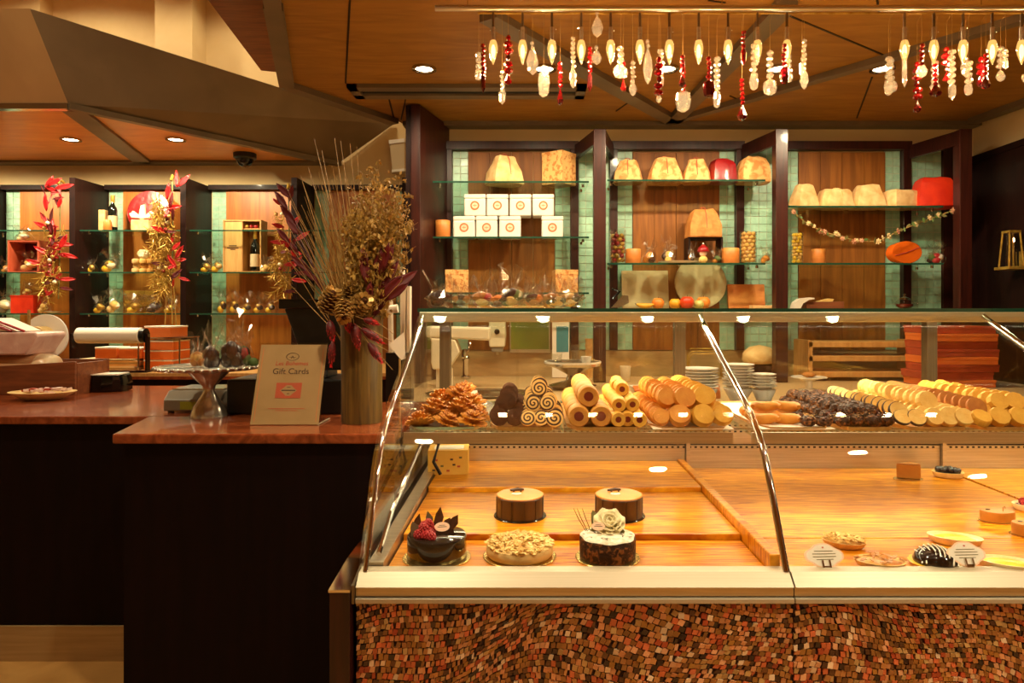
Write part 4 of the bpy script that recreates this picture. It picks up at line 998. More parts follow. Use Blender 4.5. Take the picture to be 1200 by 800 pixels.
# ruffled fried pastries
b = B()
for ly, (n_, rad, tl, z) in enumerate(((16, .040, .15, .006), (14, .034, .5, .014), (10, .024, .9, .022), (6, .012, 1.2, .028))):
    for k in range(n_):
        q = 2*PI*k/n_+ly*.3+RN(-.1, .1); L = rad*RN(.9, 1.1); mx = Matrix.Translation((0, 0, z)) @ Matrix.Rotation(q, 4, 'Z') @ Matrix.Rotation(-tl*.7, 4, 'Y')
        b.loft([[tuple(mx @ Vector((L*u, w_*c, .004*sn+RN(-.001, .001)))) for c, sn in ((-1, 0), (0, 1), (1, 0), (0, -.6))] for u, w_ in ((.1, .004), (.5, .0065), (.8, .006), (1.0, .0025))])
b.sph((0, 0, .016), (.022, .022, .014), 12, 6, jit=.1)
PR = single('ruffled_pastry', 'crisp golden ruffled fried pastry in the heap on the steel tray', 'ruffled fried pastries', 'pastry', b, 'fritter', 40)
heap = [(.18, 1.93, 0), (.5, 1.93, 0), (.82, 1.93, 0), (.22, 2.03, 0), (.55, 2.04, 0), (.84, 2.03, 0), (.3, 2.15, 0), (.7, 2.16, 0), (.35, 2.27, 0), (.72, 2.28, 0), (.32, 1.99, 1), (.66, 2.0, 1), (.45, 2.11, 1), (.78, 2.12, 1), (.5, 2.23, 1), (.28, 2.2, 1), (.55, 2.1, 2), (.62, 2.2, 2)]
for f_, y, l in heap:
    PR.put((T1[0]+(T1[1]-T1[0])*f_, y, zb+.001+l*.028), (RN(.15, .5), RN(-.25, .25), RN(0, 6)), sc=RN(1.0, 1.15))
# rows of round biscuits standing on edge, leaning back
def disc(r, th, dome=0, n=20):
    b = B(); b.loft([[(r*k*math.cos(2*PI*i/n), y, r*k*math.sin(2*PI*i/n)) for i in range(n)] for k, y in ((.90, -th/2-dome), (.98, -th/2+.0008), (1, 0), (.98, th/2-.0008), (.90, th/2))])
    return b
def row(PT, x, n, r, step, y0=1.92, z=0, lean=.35, jx=.004, sc=None):
    for i in range(n):
        PT.put((x+RN(-jx, jx), y0+i*step, zb+r*math.cos(lean*.3)+z), (-lean+RN(-.1, .1), RN(0, 6), RN(-.12, .12)), sc=sc*RN(.95, 1.05) if sc else RN(.92, 1.06)).rotation_mode = 'YXZ'
PC = single('chocolate_biscuit', 'round matte chocolate biscuit in the rows beside the pinwheels', 'chocolate biscuits', 'biscuit', disc(.026, .011), 'choc_matte')
xa = T2[0]
for x, z, n_ in ((xa+.030, 0, 9), (xa+.076, 0, 9), (xa+.050, .038, 8)): row(PC, x, n_, .026, .042, 1.925 if z == 0 else 1.97, z)
PW = single('pinwheel_biscuit', 'pinwheel biscuit with a dark chocolate spiral', 'pinwheel biscuits', 'biscuit', disc(.0245, .010), 'pinwheel')
for x, z, n_, y in ((xa+.113, 0, 9, 1.915), (xa+.150, 0, 9, 1.918), (xa+.186, 0, 9, 1.914), (xa+.122, .037, 8, 1.95), (xa+.168, .037, 8, 1.95), (xa+.146, .070, 6, 2.03)): row(PW, x, n_, .0245, .036, y, z, .42)
def roll(r, L, jr, m1_, name, label, grp):
    t = thing(name, label, 'pastry', (0, 0, 0), 0, grp); n = 18
    B().loft([[(r*k*math.cos(2*PI*i/n), y, r*k*math.sin(2*PI*i/n)) for i in range(n)] for k, y in ((jr, -L/2+.004), (jr, -L/2), (.9, -L/2-.001), (1, -L/2+.004), (1.02, 0), (1, L/2-.004), (.8, L/2))], cap=True).build('crust', m1_, t, 40)
    B().loft([[(r*jr*.97*math.cos(2*PI*i/n), y, r*jr*.97*math.sin(2*PI*i/n)) for i in range(n)] for y in (-L/2+.0005, -L/2+.004)]).build('jam', 'jam', t)
    return Proto(t)
R1 = roll(.030, .075, .46, 'roll_tan', 'filled_roll', 'thick golden roll filled with dark jam', 'thick jam-filled rolls')
x3 = T3[0]
for x, z, y, n_ in ((x3+.036, 0, 1.94, 6), (x3+.098, 0, 1.94, 6), (x3+.066, .052, 1.965, 5)):
    for i in range(n_): R1.put((x+RN(-.002, .002), y+i*.078, zb+.031+z), (RN(-.04, .04), RN(0, 6), RN(-.05, .05)))
R2 = roll(.021, .050, .42, 'roll_yellow', 'filled_roll', 'slim golden roll with a dot of jam', 'slim jam-filled rolls')
for x, z, y, n_ in ((x3+.143, 0, 1.925, 8), (x3+.176, 0, 1.94, 8), (x3+.207, 0, 1.92, 8), (x3+.157, .037, 1.955, 7), (x3+.194, .037, 1.965, 7), (x3+.176, .071, 2.05, 4)):
    for i in range(n_): R2.put((x+RN(-.003, .003), y+i*.053, zb+.022+z), (RN(-.08, .08), RN(0, 6), RN(-.12, .12)))
# orange and yellow domed rounds
x4 = T4[0]
PO = single('orange_round', 'domed orange biscuit round leaning in its row', 'orange biscuit rounds', 'biscuit', disc(.031, .018, .006), 'roll_orange')
PY = single('yellow_round', 'domed yellow biscuit round leaning in its row', 'yellow biscuit rounds', 'biscuit', disc(.034, .018, .006), 'roll_yellow')
row(PO, x4+.030, 11, .026, .040, 1.92, 0, .5, sc=.82); row(PO, x4+.084, 10, .031, .042, 1.915, 0, .6); row(PO, x4+.058, 9, .031, .042, 1.965, .044, .5); row(PO, x4+.108, 9, .031, .042, 1.955, .044, .5)
row(PY, x4+.146, 10, .032, .042, 1.915, 0, .6); row(PY, x4+.202, 10, .032, .042, 1.92, 0, .6, sc=.9); row(PY, x4+.160, 9, .033, .042, 1.955, .046, .5)
# crescents and nut biscuits
b = B(); b.tube([(.042*math.cos(a), .042*math.sin(a), .014+.004*math.sin(3*a)) for a in [.3+i*.32 for i in range(9)]], [.006, .011, .015, .017, .018, .017, .015, .011, .006], 10)
PCR = single('crescent', 'smooth golden crescent pastry on white paper', 'golden crescents', 'pastry', b, 'roll_orange', 60)
x5 = T5[0]
for x, y, z, a in ((.03, 1.93, 0, .2), (.085, 1.94, 0, -.2), (.05, 2.02, 0, .5), (.10, 2.05, 0, 0), (.05, 1.98, .028, .1), (.10, 1.99, .028, -.3), (.06, 2.10, .0, .6)): PCR.put((x5+x, y, zb+.001+z), (0, 0, a-.2), sc=1.0)
b = B().sph((0, 0, .012), (.026, .022, .014), 14, 7, jit=.12)
for i in range(12): b.sph((RN(-.018, .018), RN(-.014, .014), .020+RN(0, .004)), (.006, .0045, .004), 6, 4)
PN = single('nut_cluster', 'rough brown nut biscuit lying beside the crescents', 'nut biscuits beside the crescents', 'biscuit', b, 'nutchoc', 0)
for x, y in ((.150, 1.935), (.190, 1.93), (.145, 2.0), (.16, 2.06), (.135, 2.13)): PN.put((x5+x, y, zb), (0, 0, RN(0, 6)))
b = B().sph((0, 0, .015), (.024, .022, .017), 14, 7, jit=.16)
for i in range(16):
    q = RN(0, 6.3); b.sph((.018*math.cos(q)*RN(.3, 1), .016*math.sin(q)*RN(.3, 1), .022+RN(-.006, .006)), (.006, .005, .004), 6, 4)
PK = single('chocolate_cluster', 'lumpy chocolate nut cluster in the dark heap', 'chocolate nut clusters', 'chocolate', b, 'nutchoc', 0)
x6 = T6[0]; w6 = T6[1]-T6[0]
for i in range(4):
    for k in range(10): PK.put((x6+w6*(.14+.24*i)+RN(-.004, .004), 1.925+k*.048, zb+.001), (RN(-.3, .3), RN(-.3, .3), RN(0, 6)))
for i in range(3):
    for k in range(9): PK.put((x6+w6*(.26+.24*i)+RN(-.004, .004), 1.955+k*.048, zb+.024), (RN(-.3, .3), RN(-.3, .3), RN(0, 6)))
# black-edged biscuits, cream rows, brown rows, golden lumps
bd = thing('black_edged_biscuit', 'pale round biscuit with a black edge, in the leaning row', 'biscuit', (0, 0, 0), 0, 'black-edged biscuits')
disc(.027, .010).build('biscuit_edge', 'choc', bd, 40)
B().loft([[(.0245*math.cos(2*PI*i/20), y, .0245*math.sin(2*PI*i/20)) for i in range(20)] for y in (-.0062, .0062)]).build('biscuit_face', 'cream_biscuit', bd, 40)
PB = Proto(bd); x7 = T7[0]
row(PB, x7+.026, 13, .027, .036, 1.96, .012, .5); row(PB, x7+.012, 1, .027, .03, 1.915, 0, .7); row(PB, x7+.05, 1, .027, .03, 1.912, 0, .7)
PE = single('cream_biscuit', 'pale cream ruffled biscuit in the leaning rows', 'pale cream biscuits', 'biscuit', disc(.029, .014, .004, 14), 'cream_biscuit', 0)
row(PE, x7+.095, 13, .028, .036, 1.915, 0, .55); row(PE, x7+.140, 13, .028, .036, 1.92, 0, .55); row(PE, x7+.115, 11, .028, .036, 1.98, .036, .5); row(PE, x7+.178, 13, .028, .036, 1.91, 0, .55)
PBR = single('brown_biscuit', 'brown round biscuit in the long leaning row', 'brown biscuits', 'biscuit', disc(.031, .012), 'brown_biscuit')
x8 = T8[0]
row(PBR, x8+.03, 15, .031, .032, 1.95, .02, .5)
PG = single('golden_biscuit', 'knobbly golden biscuit in the heap beside the brown row', 'golden biscuits', 'biscuit', disc(.028, .016, .004, 11), 'roll_yellow', 0)
for x in (.075, .125, .172): row(PG, x8+x, 12, .028, .040, 1.915, 0, .6)
for x in (.10, .15): row(PG, x8+x, 10, .028, .040, 1.96, .036, .5)
row(PG, x8+.01, 3, .028, .04, 1.9, 0, .9)

# ================================================================= THINGS ON THE WORK COUNTER
ZW = .902
def cpos(px, py): Y = YZ(py, ZW); return (X(px, Y), Y, ZW)
# soap dispenser and framed green picture on the wall
Y = YW-.024
t = thing('soap_dispenser', 'cream wall-mounted soap dispenser with a round dark window', 'dispenser', (X(583, Y-.05), Y-.001, Z(412, Y-.05)))
w_ = SW(20, Y); hh = SW(38, Y)
B().prism([(-w_*.44, .03), (w_*.44, .03), (w_*.5, hh*.5), (w_*.46, hh), (-w_*.46, hh), (-w_*.5, hh*.5)], -.10, 0, 'y').build('housing', 'cream_plastic', t, bevel=.008)
B().lathe([(.016, 0), (.016, .004), (.001, .005)], 18).build('window', 'black_gloss', t, 40, loc=(0, -.1002, hh*.62), rot=(PI/2, 0, 0))
B().prism([(-w_*.3, .0), (w_*.3, .0), (w_*.38, .029), (-w_*.38, .029)], -.09, -.02, 'y').build('push_bar', 'grey_plastic', t, bevel=.004)
B().cyl((0, -.055, -.018), (0, -.055, .0), .008, 10).build('nozzle', 'cream_plastic', t, 40)
t = thing('framed_screen', 'green framed screen on the tiled wall above the sink', 'screen', (X(621, Y), Y-.001, Z(413, Y)))
w_ = SW(24, Y); hh = SW(42, Y)
B().box(-w_, w_, -.02, 0, 0, hh).build('frame', 'brushed', t, bevel=.004)
B().box(-w_*.92, w_*.92, -.0215, -.0195, hh*.10, hh*.95).build('panel', 'green_screen', t)
# sink and tap
x, y, _ = cpos(565, 462)
t = thing('sink', 'oval stainless sink bowl set on the work counter', 'sink', (x, y, ZW))
B().lathe([(.26, .004), (.27, .008), (.255, .012), (.235, .009), (.225, .004), (.001, .003)], 40, sy=.62).build('rim', 'steel', t, 40)
B().lathe([(.03, .0035), (.03, .005), (.001, .0055)], 16, sy=.62).build('drain', 'chrome', t)
x, y, _ = cpos(537, 452)
t = thing('tap', 'small chrome tap with a round lever beside the sink', 'tap', (x, 4.02, ZW))
B().lathe([(.03, 0), (.03, .012), (.018, .02), (.016, .10), (.022, .11), (.022, .13), (.012, .14)], 18).build('body', 'chrome', t, 50)
B().tube([(0, 0, .12), (0, -.05, .17), (0, -.12, .17), (0, -.15, .13)], .010, 8).build('spout', 'chrome', t, 50)
B().tube([(0, 0, .14), (.02, 0, .18), (.02, .02, .21)], [.008, .006, .009], 8).build('lever', 'chrome', t, 50)
# cream mixer-like dispenser
x, y, _ = cpos(522, 452)
t = thing('hopper_dispenser', 'cream coffee hopper with angular top beside the sink', 'dispenser', (X(521, 3.55), 3.55, ZW))
s_ = 3.55/F
B().lathe([(10*s_, 0), (10*s_, 22*s_), (8*s_, 24*s_)], 20).build('cup', 'cream_plastic', t, 40)
B().prism([(-12*s_, 22*s_), (6*s_, 22*s_), (19*s_, 42*s_), (14*s_, 56*s_), (-14*s_, 58*s_), (-14*s_, 30*s_)], -.06, .06, 'y').build('hopper', 'cream_plastic', t, bevel=.006)
B().prism([(-20*s_, 59*s_), (54*s_, 55*s_), (54*s_, 70*s_), (-20*s_, 72*s_)], -.05, .05, 'y').build('head', 'cream_plastic', t, bevel=.01)
# white sheet of paper at the sink
o = B().box(-.08, .08, -.10, .10, 0, .004).build('paper_sheet', 'white_card', None, 0, 0, (X(548, 3.3), 3.34, ZW+.0001), (0, 0, .1)); o.location.x = X(545, 3.34)-.02; tag(o, 'white sheet of paper lying in front of the tap', 'paper')
# steel stand with cups
x, y, _ = cpos(671, 455)
t = thing('drinks_stand', 'low steel stand with a white rim carrying glasses', 'stand', (x, y, ZW)); k_ = y/F
B().lathe([(22*k_, 0), (28*k_, 4*k_), (8*k_, 10*k_), (6*k_, 16*k_), (20*k_, 24*k_), (32*k_, 27*k_), (33*k_, 30*k_), (30*k_, 30*k_), (.001, 27*k_)], 32).build('pedestal', 'steel', t, 50)
B().lathe([(31*k_, 30*k_), (33.5*k_, 30*k_), (33.5*k_, 32*k_), (31*k_, 32*k_)], 32, cap=False).build('rim', 'white_gloss', t, 40)
zt = ZW+30.2*k_
def cup(px, w, h, mt, label, name='cup', dy=0, z=None, yy=None, grp='cups on the steel stand'):
    Yc = (yy or y)+dy; r = SW(w, Yc)/2; H = SW(h, Yc)
    o = B().lathe([(r*.75, 0), (r*.8, .002), (r, H), (r*.92, H), (r*.72, .006), (.001, .005)], 18).build(name, mt, None, 50, 0, (X(px, Yc), Yc, z or zt)); tag(o, label, 'cup', grp)
cup(653, 12, 11, 'clear', 'short clear tumbler on the steel stand', 'tumbler', -.03); cup(674, 11, 21, 'clear', 'tall clear glass on the steel stand', 'drinking_glass', .02)
cup(687, 13, 8, 'white_gloss', 'low white cup on the steel stand', 'cup', -.04)
# magazine, bottle, small cup, papers
Y = 4.06
o = B().box(-SW(10, Y), SW(10, Y), -.012, .012, 0, SW(37, Y)).build('magazine_stack', 'white_card', None, 0, .002, (X(657, Y), Y, .962+.1)); 
o.location.z = ZW+.001; o.data.transform(Matrix.Diagonal((1, 1, 1.75, 1))); tag(o, 'upright white leaflet holder against the wall', 'leaflets')
B().box(-SW(5, Y), SW(9, Y), -.0135, -.0125, SW(30, Y), SW(60, Y)).build('cover_picture', 'teal_paper', o)
t = thing('paper_cup_stack', 'tall tan stack of paper cups against the wall', 'cups', (X(691, Y), Y, ZW))
for i in range(6): B().lathe([(.020, i*.034), (.028, i*.034+.060), (.030, i*.034+.062), (.026, i*.034+.062)], 16, cap=False).build('paper_cup', 'paper_cream', t, 40)
cup(733, 13, 18, 'cream_plastic', 'small cream beaker beside the papers', 'beaker', 0, ZW, 3.85, 'beakers on the work counter')
x, y_, _ = cpos(770, 456)
t = thing('papers', 'loose white papers with an orange flyer and a pen', 'papers', (x, y_, ZW))
B().box(-.11, .11, -.12, .16, 0, .006).build('sheet', 'white_card', t, rot=(0, 0, .08)); B().box(-.12, -.05, -.14, .06, .0065, .012).build('flyer', 'orange_card', t, rot=(0, 0, -.1))
B().cyl((-.04, .06, .012), (.07, .04, .012), .005, 8).build('pen', 'black', t)
# plates
def plates(px, py, n, w, label, cup_=True):
    x, y, _ = cpos(px, py); y = min(y, 3.95); x = X(px, y); r = SW(w, y)/2
    for i in range(n):
        o = B().lathe([(r*.55, 0), (r*.6, .003), (r, .012), (r, .015), (r*.6, .006), (.001, .005)], 28).build('plate', 'white_gloss', None, 40, 0, (x+RN(-.002, .002), y, ZW+.062+i*.0125)); tag(o, label, 'plate', 'stacked white plates')
    o = B().lathe([(r*.45, 0), (r*.5, .004), (r*.9, .05), (r*.95, .060), (r*.88, .060), (r*.45, .008), (.001, .007)], 28).build('bowl', 'white_gloss', None, 50, 0, (x, y, ZW)); tag(o, label.replace('plate', 'upright bowl').replace('in the', 'under the'), 'bowl', 'white bowls under the plates')
plates(820, 472, 7, 43, 'white plate in the stack behind the case post'); plates(865, 470, 8, 36, 'white plate in the tallest stack by the sloping frame'); plates(895, 472, 5, 29, 'small white plate in the low stack')
o = B().lathe([(.028, 0), (.03, .004), (.028, .06), (.026, .06), (.026, .006), (.001, .005)], 16).build('honey_jar', 'candle', None, 50, 0, (X(838, 3.1), 3.12, ZW)); tag(o, 'small amber glass jar in front of the plates', 'jar')
# wire rack
t = thing('wire_rack', 'bent bronze wire rack behind the plate stacks', 'rack', (X(826, 4.05), 4.05, ZW))
for q in (-.1, -.03, .04): B().tube([(-.10, q*.4, 0), (-.10, q*.4, .14+q*.2), (-.08, q*.4, .165+q*.2), (.08, q*.4, .165+q*.2), (.10, q*.4, .14+q*.2), (.10, q*.4, 0)], .004, 6).build('wire', 'gold_shiny', t, 60)
B().box(-.11, .11, -.05, .03, 0, .006).build('base', 'gold_shiny', t)
# domed cake cover and cake stand
t = thing('round_loaf', 'round pale loaf on a dark wire basket behind the plates', 'bread', (X(890, 4.0), 4.0, ZW))
B().lathe([(.085, .09), (.10, .11), (.095, .15), (.06, .185), (.001, .198)], 24).build('loaf', 'crust', t, 60)
B().lathe([(.08, 0), (.09, .085), (.086, .085), (.076, .003)], 20, cap=False).build('basket', 'dark_wood', t, 40)
x, y, _ = cpos(948, 463)
t = thing('cake_pedestal', 'white footed cake plate holding a small pastry', 'cake stand', (X(948, 3.4), 3.4, ZW))
B().lathe([(.05, 0), (.05, .006), (.018, .014), (.016, .05), (.06, .062), (.085, .066), (.085, .070), (.001, .066)], 28).build('pedestal', 'white_gloss', t, 50)
B().sph((0, 0, .080), (.034, .03, .013), 14, 7, jit=.05).build('pastry', 'brown_biscuit', t, 60)
# timber boxes and orange cartons
t = thing('bread_bin', 'long pale timber bread shelf with two slatted rails', 'shelf', (X(1000, 3.98), 3.98, ZW))
for z in (.0, .09, .17): B().box(-.30, .34, -.10, .12, z+.02, z+.052).build('slat', 'light_wood', t, bevel=.003)
for xx in (-.29, .33): B().box(xx-.012, xx+.012, -.10, .12, 0, .23).build('end_panel', 'light_wood', t)
for i in range(8):
    z = ZW+i*.040
    o = B().box(-.17, .17, -.13, .13, 0, .038).box(-.172, .172, -.132, .132, .024, .0385).build('flat_carton', 'red_card' if i % 3 else 'orange_card', None, 0, .002, (X(1112, 3.66)+RN(-.012, .012), 3.66+RN(-.01, .01), z), (0, 0, RN(-.06, .06)))
    tag(o, 'flat orange cake carton, '+['lowest', 'second from the bottom', 'third from the bottom', 'fourth from the bottom', 'fourth from the top', 'third from the top', 'second from the top', 'topmost'][i]+' of its stack', 'carton', 'stack of orange cartons')
# ================================================================= TRAY OF TREATS ON THE CASE TOP
YT, zt2 = 2.43, 1.3075
t = thing('glass_tray', 'long wavy silver tray of wrapped treats on top of the case', 'tray', (X(592, YT), YT, zt2)); k_ = YT/F
rr_ = []
for z, k, j in ((.0, .70, 0), (.004, .74, 0), (.022, .90, .01), (.040, 1.0, .03)):
    rr_.append([(94*k_*k*math.copysign(abs(math.cos(a))**.6, math.cos(a)), .085*k*math.copysign(abs(math.sin(a))**.6, math.sin(a)), z+j*.18*math.sin(9*a)) for a in [2*PI*i/64 for i in range(64)]])
b = B(); b.loft(rr_, cap=False); b.add(rr_[0], [tuple(range(64))]); o = b.build('tray', 'tray_glass', t, 60)
sd = o.modifiers.new('thick', 'SOLIDIFY'); sd.thickness = .002
TR = [(516, .0, 30, 34, ['choc', 'berry_dark', 'choc_matte'], 'of dark chocolates beside a cream box'), (541, -.02, 26, 26, ['choc', 'caramel'], 'of small chocolates, second along the tray'), (566, .0, 30, 32, ['caramel', 'cream_biscuit', 'raspberry'], 'of pale biscuits with a red sweet'), (600, .0, 32, 40, ['choc', 'cream_biscuit', 'leaf_green'], 'tallest, of chocolate and cream sweets'),
      (626, -.02, 26, 28, ['choc_matte', 'caramel', 'fruit_orange'], 'of caramels beside the tallest bag'), (624, .03, 24, 30, ['leaf_green', 'choc', 'cream_biscuit'], 'with a green sweet on top'), (646, .0, 26, 30, ['caramel', 'choc', 'roll_orange'], 'of orange sweets'), (668, .0, 30, 30, ['almond', 'roll_yellow', 'choc'], 'of golden biscuits at the far tray end'),
      (584, -.03, 24, 24, ['fruit_orange', 'jam', 'choc'], 'of red jellies'), (655, -.03, 22, 22, ['nut', 'choc_matte'], 'of nuts near the tray rim')]
for px, dy, w_, h_, fl_, lb in TR:
    wrapped_treat(px, SW(w_, YT), SW(h_, YT), zt2+.006, 'clear bag on the wavy tray, '+lb, fl_, YT+dy, 'treat bags on the wavy tray', n=6)
for px, lb in ((535, 'cream printed box on the low shelf beside the dark panel'), (662, 'cream printed box on the low shelf beside the green tiles')):
    t = thing('gift_box', lb, 'box', (X(px, 3.98), 3.98, z3), math.radians(8), 'cream boxes on the low shelf')
    B().box(-SW(13), SW(13), -.06, .06, 0, SW(20)).build('box', 'paper_print', t, bevel=.002); B().box(-SW(13.3), SW(13.3), -.062, .062, SW(20), SW(26)).build('lid', 'paper_print', t, bevel=.002)

# ================================================================= CRYSTAL LIGHT BAR
YB = 2.2
def bp(px, py): return Vector((X(px, YB), YB, Z(py, YB)))
BX = [578+34.4*i for i in range(11)]+[1060+34.3*i for i in range(6)]
o0 = bp(855, 10)
lb_ = thing('light_bar', 'long chrome ceiling bar of clear candle bulbs hung with crystals', 'light fitting', o0)
def L(px, py): return bp(px, py)-o0
B().cyl(L(510, 9.5), L(1290, 9.5), .0095, 12).build('rod', 'brushed', lb_, 40)
B().cyl(L(560, 15.5), L(1290, 15.5), .003, 8).build('thread_rail', 'gold_shiny', lb_, 40)
for px in (548, 846, 1150):
    B().cyl(L(px, 9.5), (L(px, 9.5).x, 0, ZC-.032-o0.z), .002, 6).build('hanger', 'steel', lb_)
    B().lathe([(.02, 0), (.02, .012)], 14, c=(L(px, 9.5).x, 0, ZC-.034-o0.z)).build('ceiling_rose', 'steel', lb_)
k_ = YB/F
for i, px in enumerate(BX):
    p = L(px, 15)
    B().cyl(p, (p.x, 0, p.z-17*k_), 1.5*k_, 8).build('stem', 'brushed_dark', lb_)
    q = (p.x, 0, p.z-33*k_)
    B().lathe([(4.2*k_, 0), (4.6*k_, 8*k_), (4*k_, 14*k_), (1.5*k_, 17*k_)], 12, c=q).build('socket', 'clear', lb_, 50)
    B().cyl((p.x, 0, p.z-32*k_), (p.x, 0, p.z-17*k_), 2.2*k_, 8).build('lampholder', 'brushed', lb_)
    c = (p.x, 0, p.z-61*k_)
    bo = B().lathe([(.3*k_, 0), (2.2*k_, 5*k_), (4.6*k_, 13*k_), (5.6*k_, 19*k_), (4.6*k_, 25*k_), (3.6*k_, 28*k_)], 12, c=c).build('bulb', 'bulb_glass', lb_, 60)
    B().sph((c[0], 0, c[2]+15.5*k_), (2.6*k_, 2.6*k_, 8.5*k_), 8, 8).build('filament', 'bulb_core', bo, 60)
    if i % 2 == 0: lamp('POINT', 'bulb_lamp', o0+Vector((c[0], -.012, c[2]-.02)), LAMP['bulb'], (1, .62, .28), .02)
def faceted(r, h, kind):
    b = B(); n = 8
    P = {'drop': [(.05, h), (.35, h*.75), (1, h*.28), (.75, h*.1), (.05, 0)], 'leaf': [(.1, h), (.8, h*.7), (1, h*.4), (.6, h*.12), (.05, 0)], 'dagger': [(.3, h), (1, h*.82), (.9, h*.25), (.05, 0)], 'nugget': [(.3, h), (.85, h*.88), (1, h*.5), (.8, h*.12), (.3, 0)], 'bead': [(.2, h), (.85, h*.78), (1, h*.5), (.85, h*.22), (.2, 0)], 'almond': [(.05, h), (.55, h*.82), (1, h*.45), (.7, h*.14), (.05, 0)]}[kind]
    return b.lathe([(r*k, z) for k, z in P], n, sy=.7 if kind in ('leaf', 'almond', 'nugget') else 1)
BEAD = {}
def bead(kind, wpx, hpx, mt):
    key = (kind, wpx, hpx, mt)
    if key not in BEAD:
        b = faceted(wpx*k_/2, hpx*k_, kind); me = B.build(b, 'pendant', mt); BEAD[key] = me.data; bpy.data.objects.remove(me)
    return BEAD[key]
def gapname(px):
    n = [i for i in range(len(BX)) if BX[i] <= px]
    i = n[-1] if n else -1
    if i < 0: return 'beyond the end bulb'
    if i == 10: return 'at the gap in the bulbs' if px < 1000 else 'just past the gap in the bulbs'
    if i+1 >= len(BX): return 'after the last bulb'
    return 'between bulbs '+ORD[i]+' and '+ORD[i+1]+' from the rod end'
MTN = {'r': 'crystal_red', 'd': 'crystal_dark', 'c': 'crystal'}; CN = {'r': 'red', 'd': 'dark red', 'c': 'clear'}
# px, top, bottom of the crystals, bead colour, beads share, pendant kind, pendant colour, pendant width
ST = [(560, 57, 90, 'c', 'rings', 'nugget', 'c', 9), (567, 55, 113, 'r', 'small', 'dagger', 'd', 5), (588, 78, 119, 'c', 'small', 'dagger', 'c', 8), (596, 45, 103, 'r', 'big', 'drop', 'r', 8), (624, 44, 84, 'c', 'one', 'almond', 'c', 14), (637, 80, 117, 'c', 'one', 'nugget', 'c', 13),
      (657, 68, 120, 'r', 'small', 'drop', 'd', 7), (671, 47, 107, 'c', 'small', 'leaf', 'c', 8), (692, 50, 104, 'r', 'small', 'dagger', 'd', 5), (699, 18, 48, 'c', 'one', 'almond', 'c', 12), (700, 49, 72, 'c', 'one', 'almond', 'c', 11), (726, 58, 95, 'c', 'rings', 'nugget', 'c', 16),
      (732, 68, 104, 'r', 'small', 'drop', 'r', 6), (740, 75, 116, 'c', 'small', 'leaf', 'c', 8), (761, 42, 95, 'c', 'one', 'leaf', 'c', 10), (770, 70, 124, 'r', 'big', 'drop', 'c', 6), (776, 53, 101, 'c', 'rings', 'dagger', 'c', 7), (797, 68, 106, 'r', 'small', 'drop', 'd', 7),
      (803, 68, 128, 'r', 'small', 'nugget', 'c', 16), (828, 70, 118, 'r', 'small', 'nugget', 'd', 13), (843, 62, 123, 'c', 'rings', 'nugget', 'c', 8), (868, 40, 80, 'r', 'small', 'dagger', 'r', 6), (873, 88, 139, 'r', 'small', 'drop', 'd', 11), (880, 55, 109, 'c', 'rings', 'nugget', 'c', 9),
      (906, 55, 108, 'c', 'rings', 'nugget', 'c', 14), (915, 55, 102, 'r', 'small', 'nugget', 'd', 10), (929, 60, 93, 'c', 'small', 'leaf', 'c', 8), (938, 50, 108, 'c', 'small', 'leaf', 'c', 10), (944, 62, 88, 'c', 'one', 'dagger', 'c', 4),
      (1038, 72, 112, 'c', 'rings', 'nugget', 'c', 13), (1047, 62, 108, 'c', 'rings', 'nugget', 'c', 9), (1054, 66, 95, 'c', 'one', 'dagger', 'c', 5), (1066, 66, 99, 'c', 'one', 'dagger', 'c', 5), (1074, 55, 95, 'r', 'small', 'almond', 'c', 11), (1081, 68, 129, 'r', 'big', 'drop', 'd', 8), (1090, 78, 117, 'r', 'small', 'drop', 'd', 12),
      (1102, 67, 103, 'c', 'rings', 'almond', 'c', 10), (1109, 62, 121, 'c', 'rings', 'dagger', 'c', 7), (1116, 50, 92, 'r', 'big', 'drop', 'r', 8), (1128, 75, 115, 'c', 'rings', 'nugget', 'c', 8), (1138, 55, 86, 'c', 'one', 'almond', 'c', 9), (1148, 66, 108, 'r', 'small', 'drop', 'd', 9), (1157, 62, 98, 'r', 'big', 'nugget', 'd', 11),
      (1171, 62, 85, 'c', 'small', 'dagger', 'c', 5), (1180, 50, 92, 'c', 'rings', 'almond', 'c', 11), (1196, 76, 100, 'r', 'small', 'nugget', 'c', 11)]
PNAME = {'nugget': 'nugget', 'dagger': 'dagger drop', 'drop': 'teardrop', 'almond': 'almond drop', 'leaf': 'leaf-shaped drop'}
def slab(r): return CN[r[3]]+' strand with '+CN[r[6]]+' '+PNAME[r[5]]+' '+gapname(r[0])
LABS = [slab(r) for r in ST]
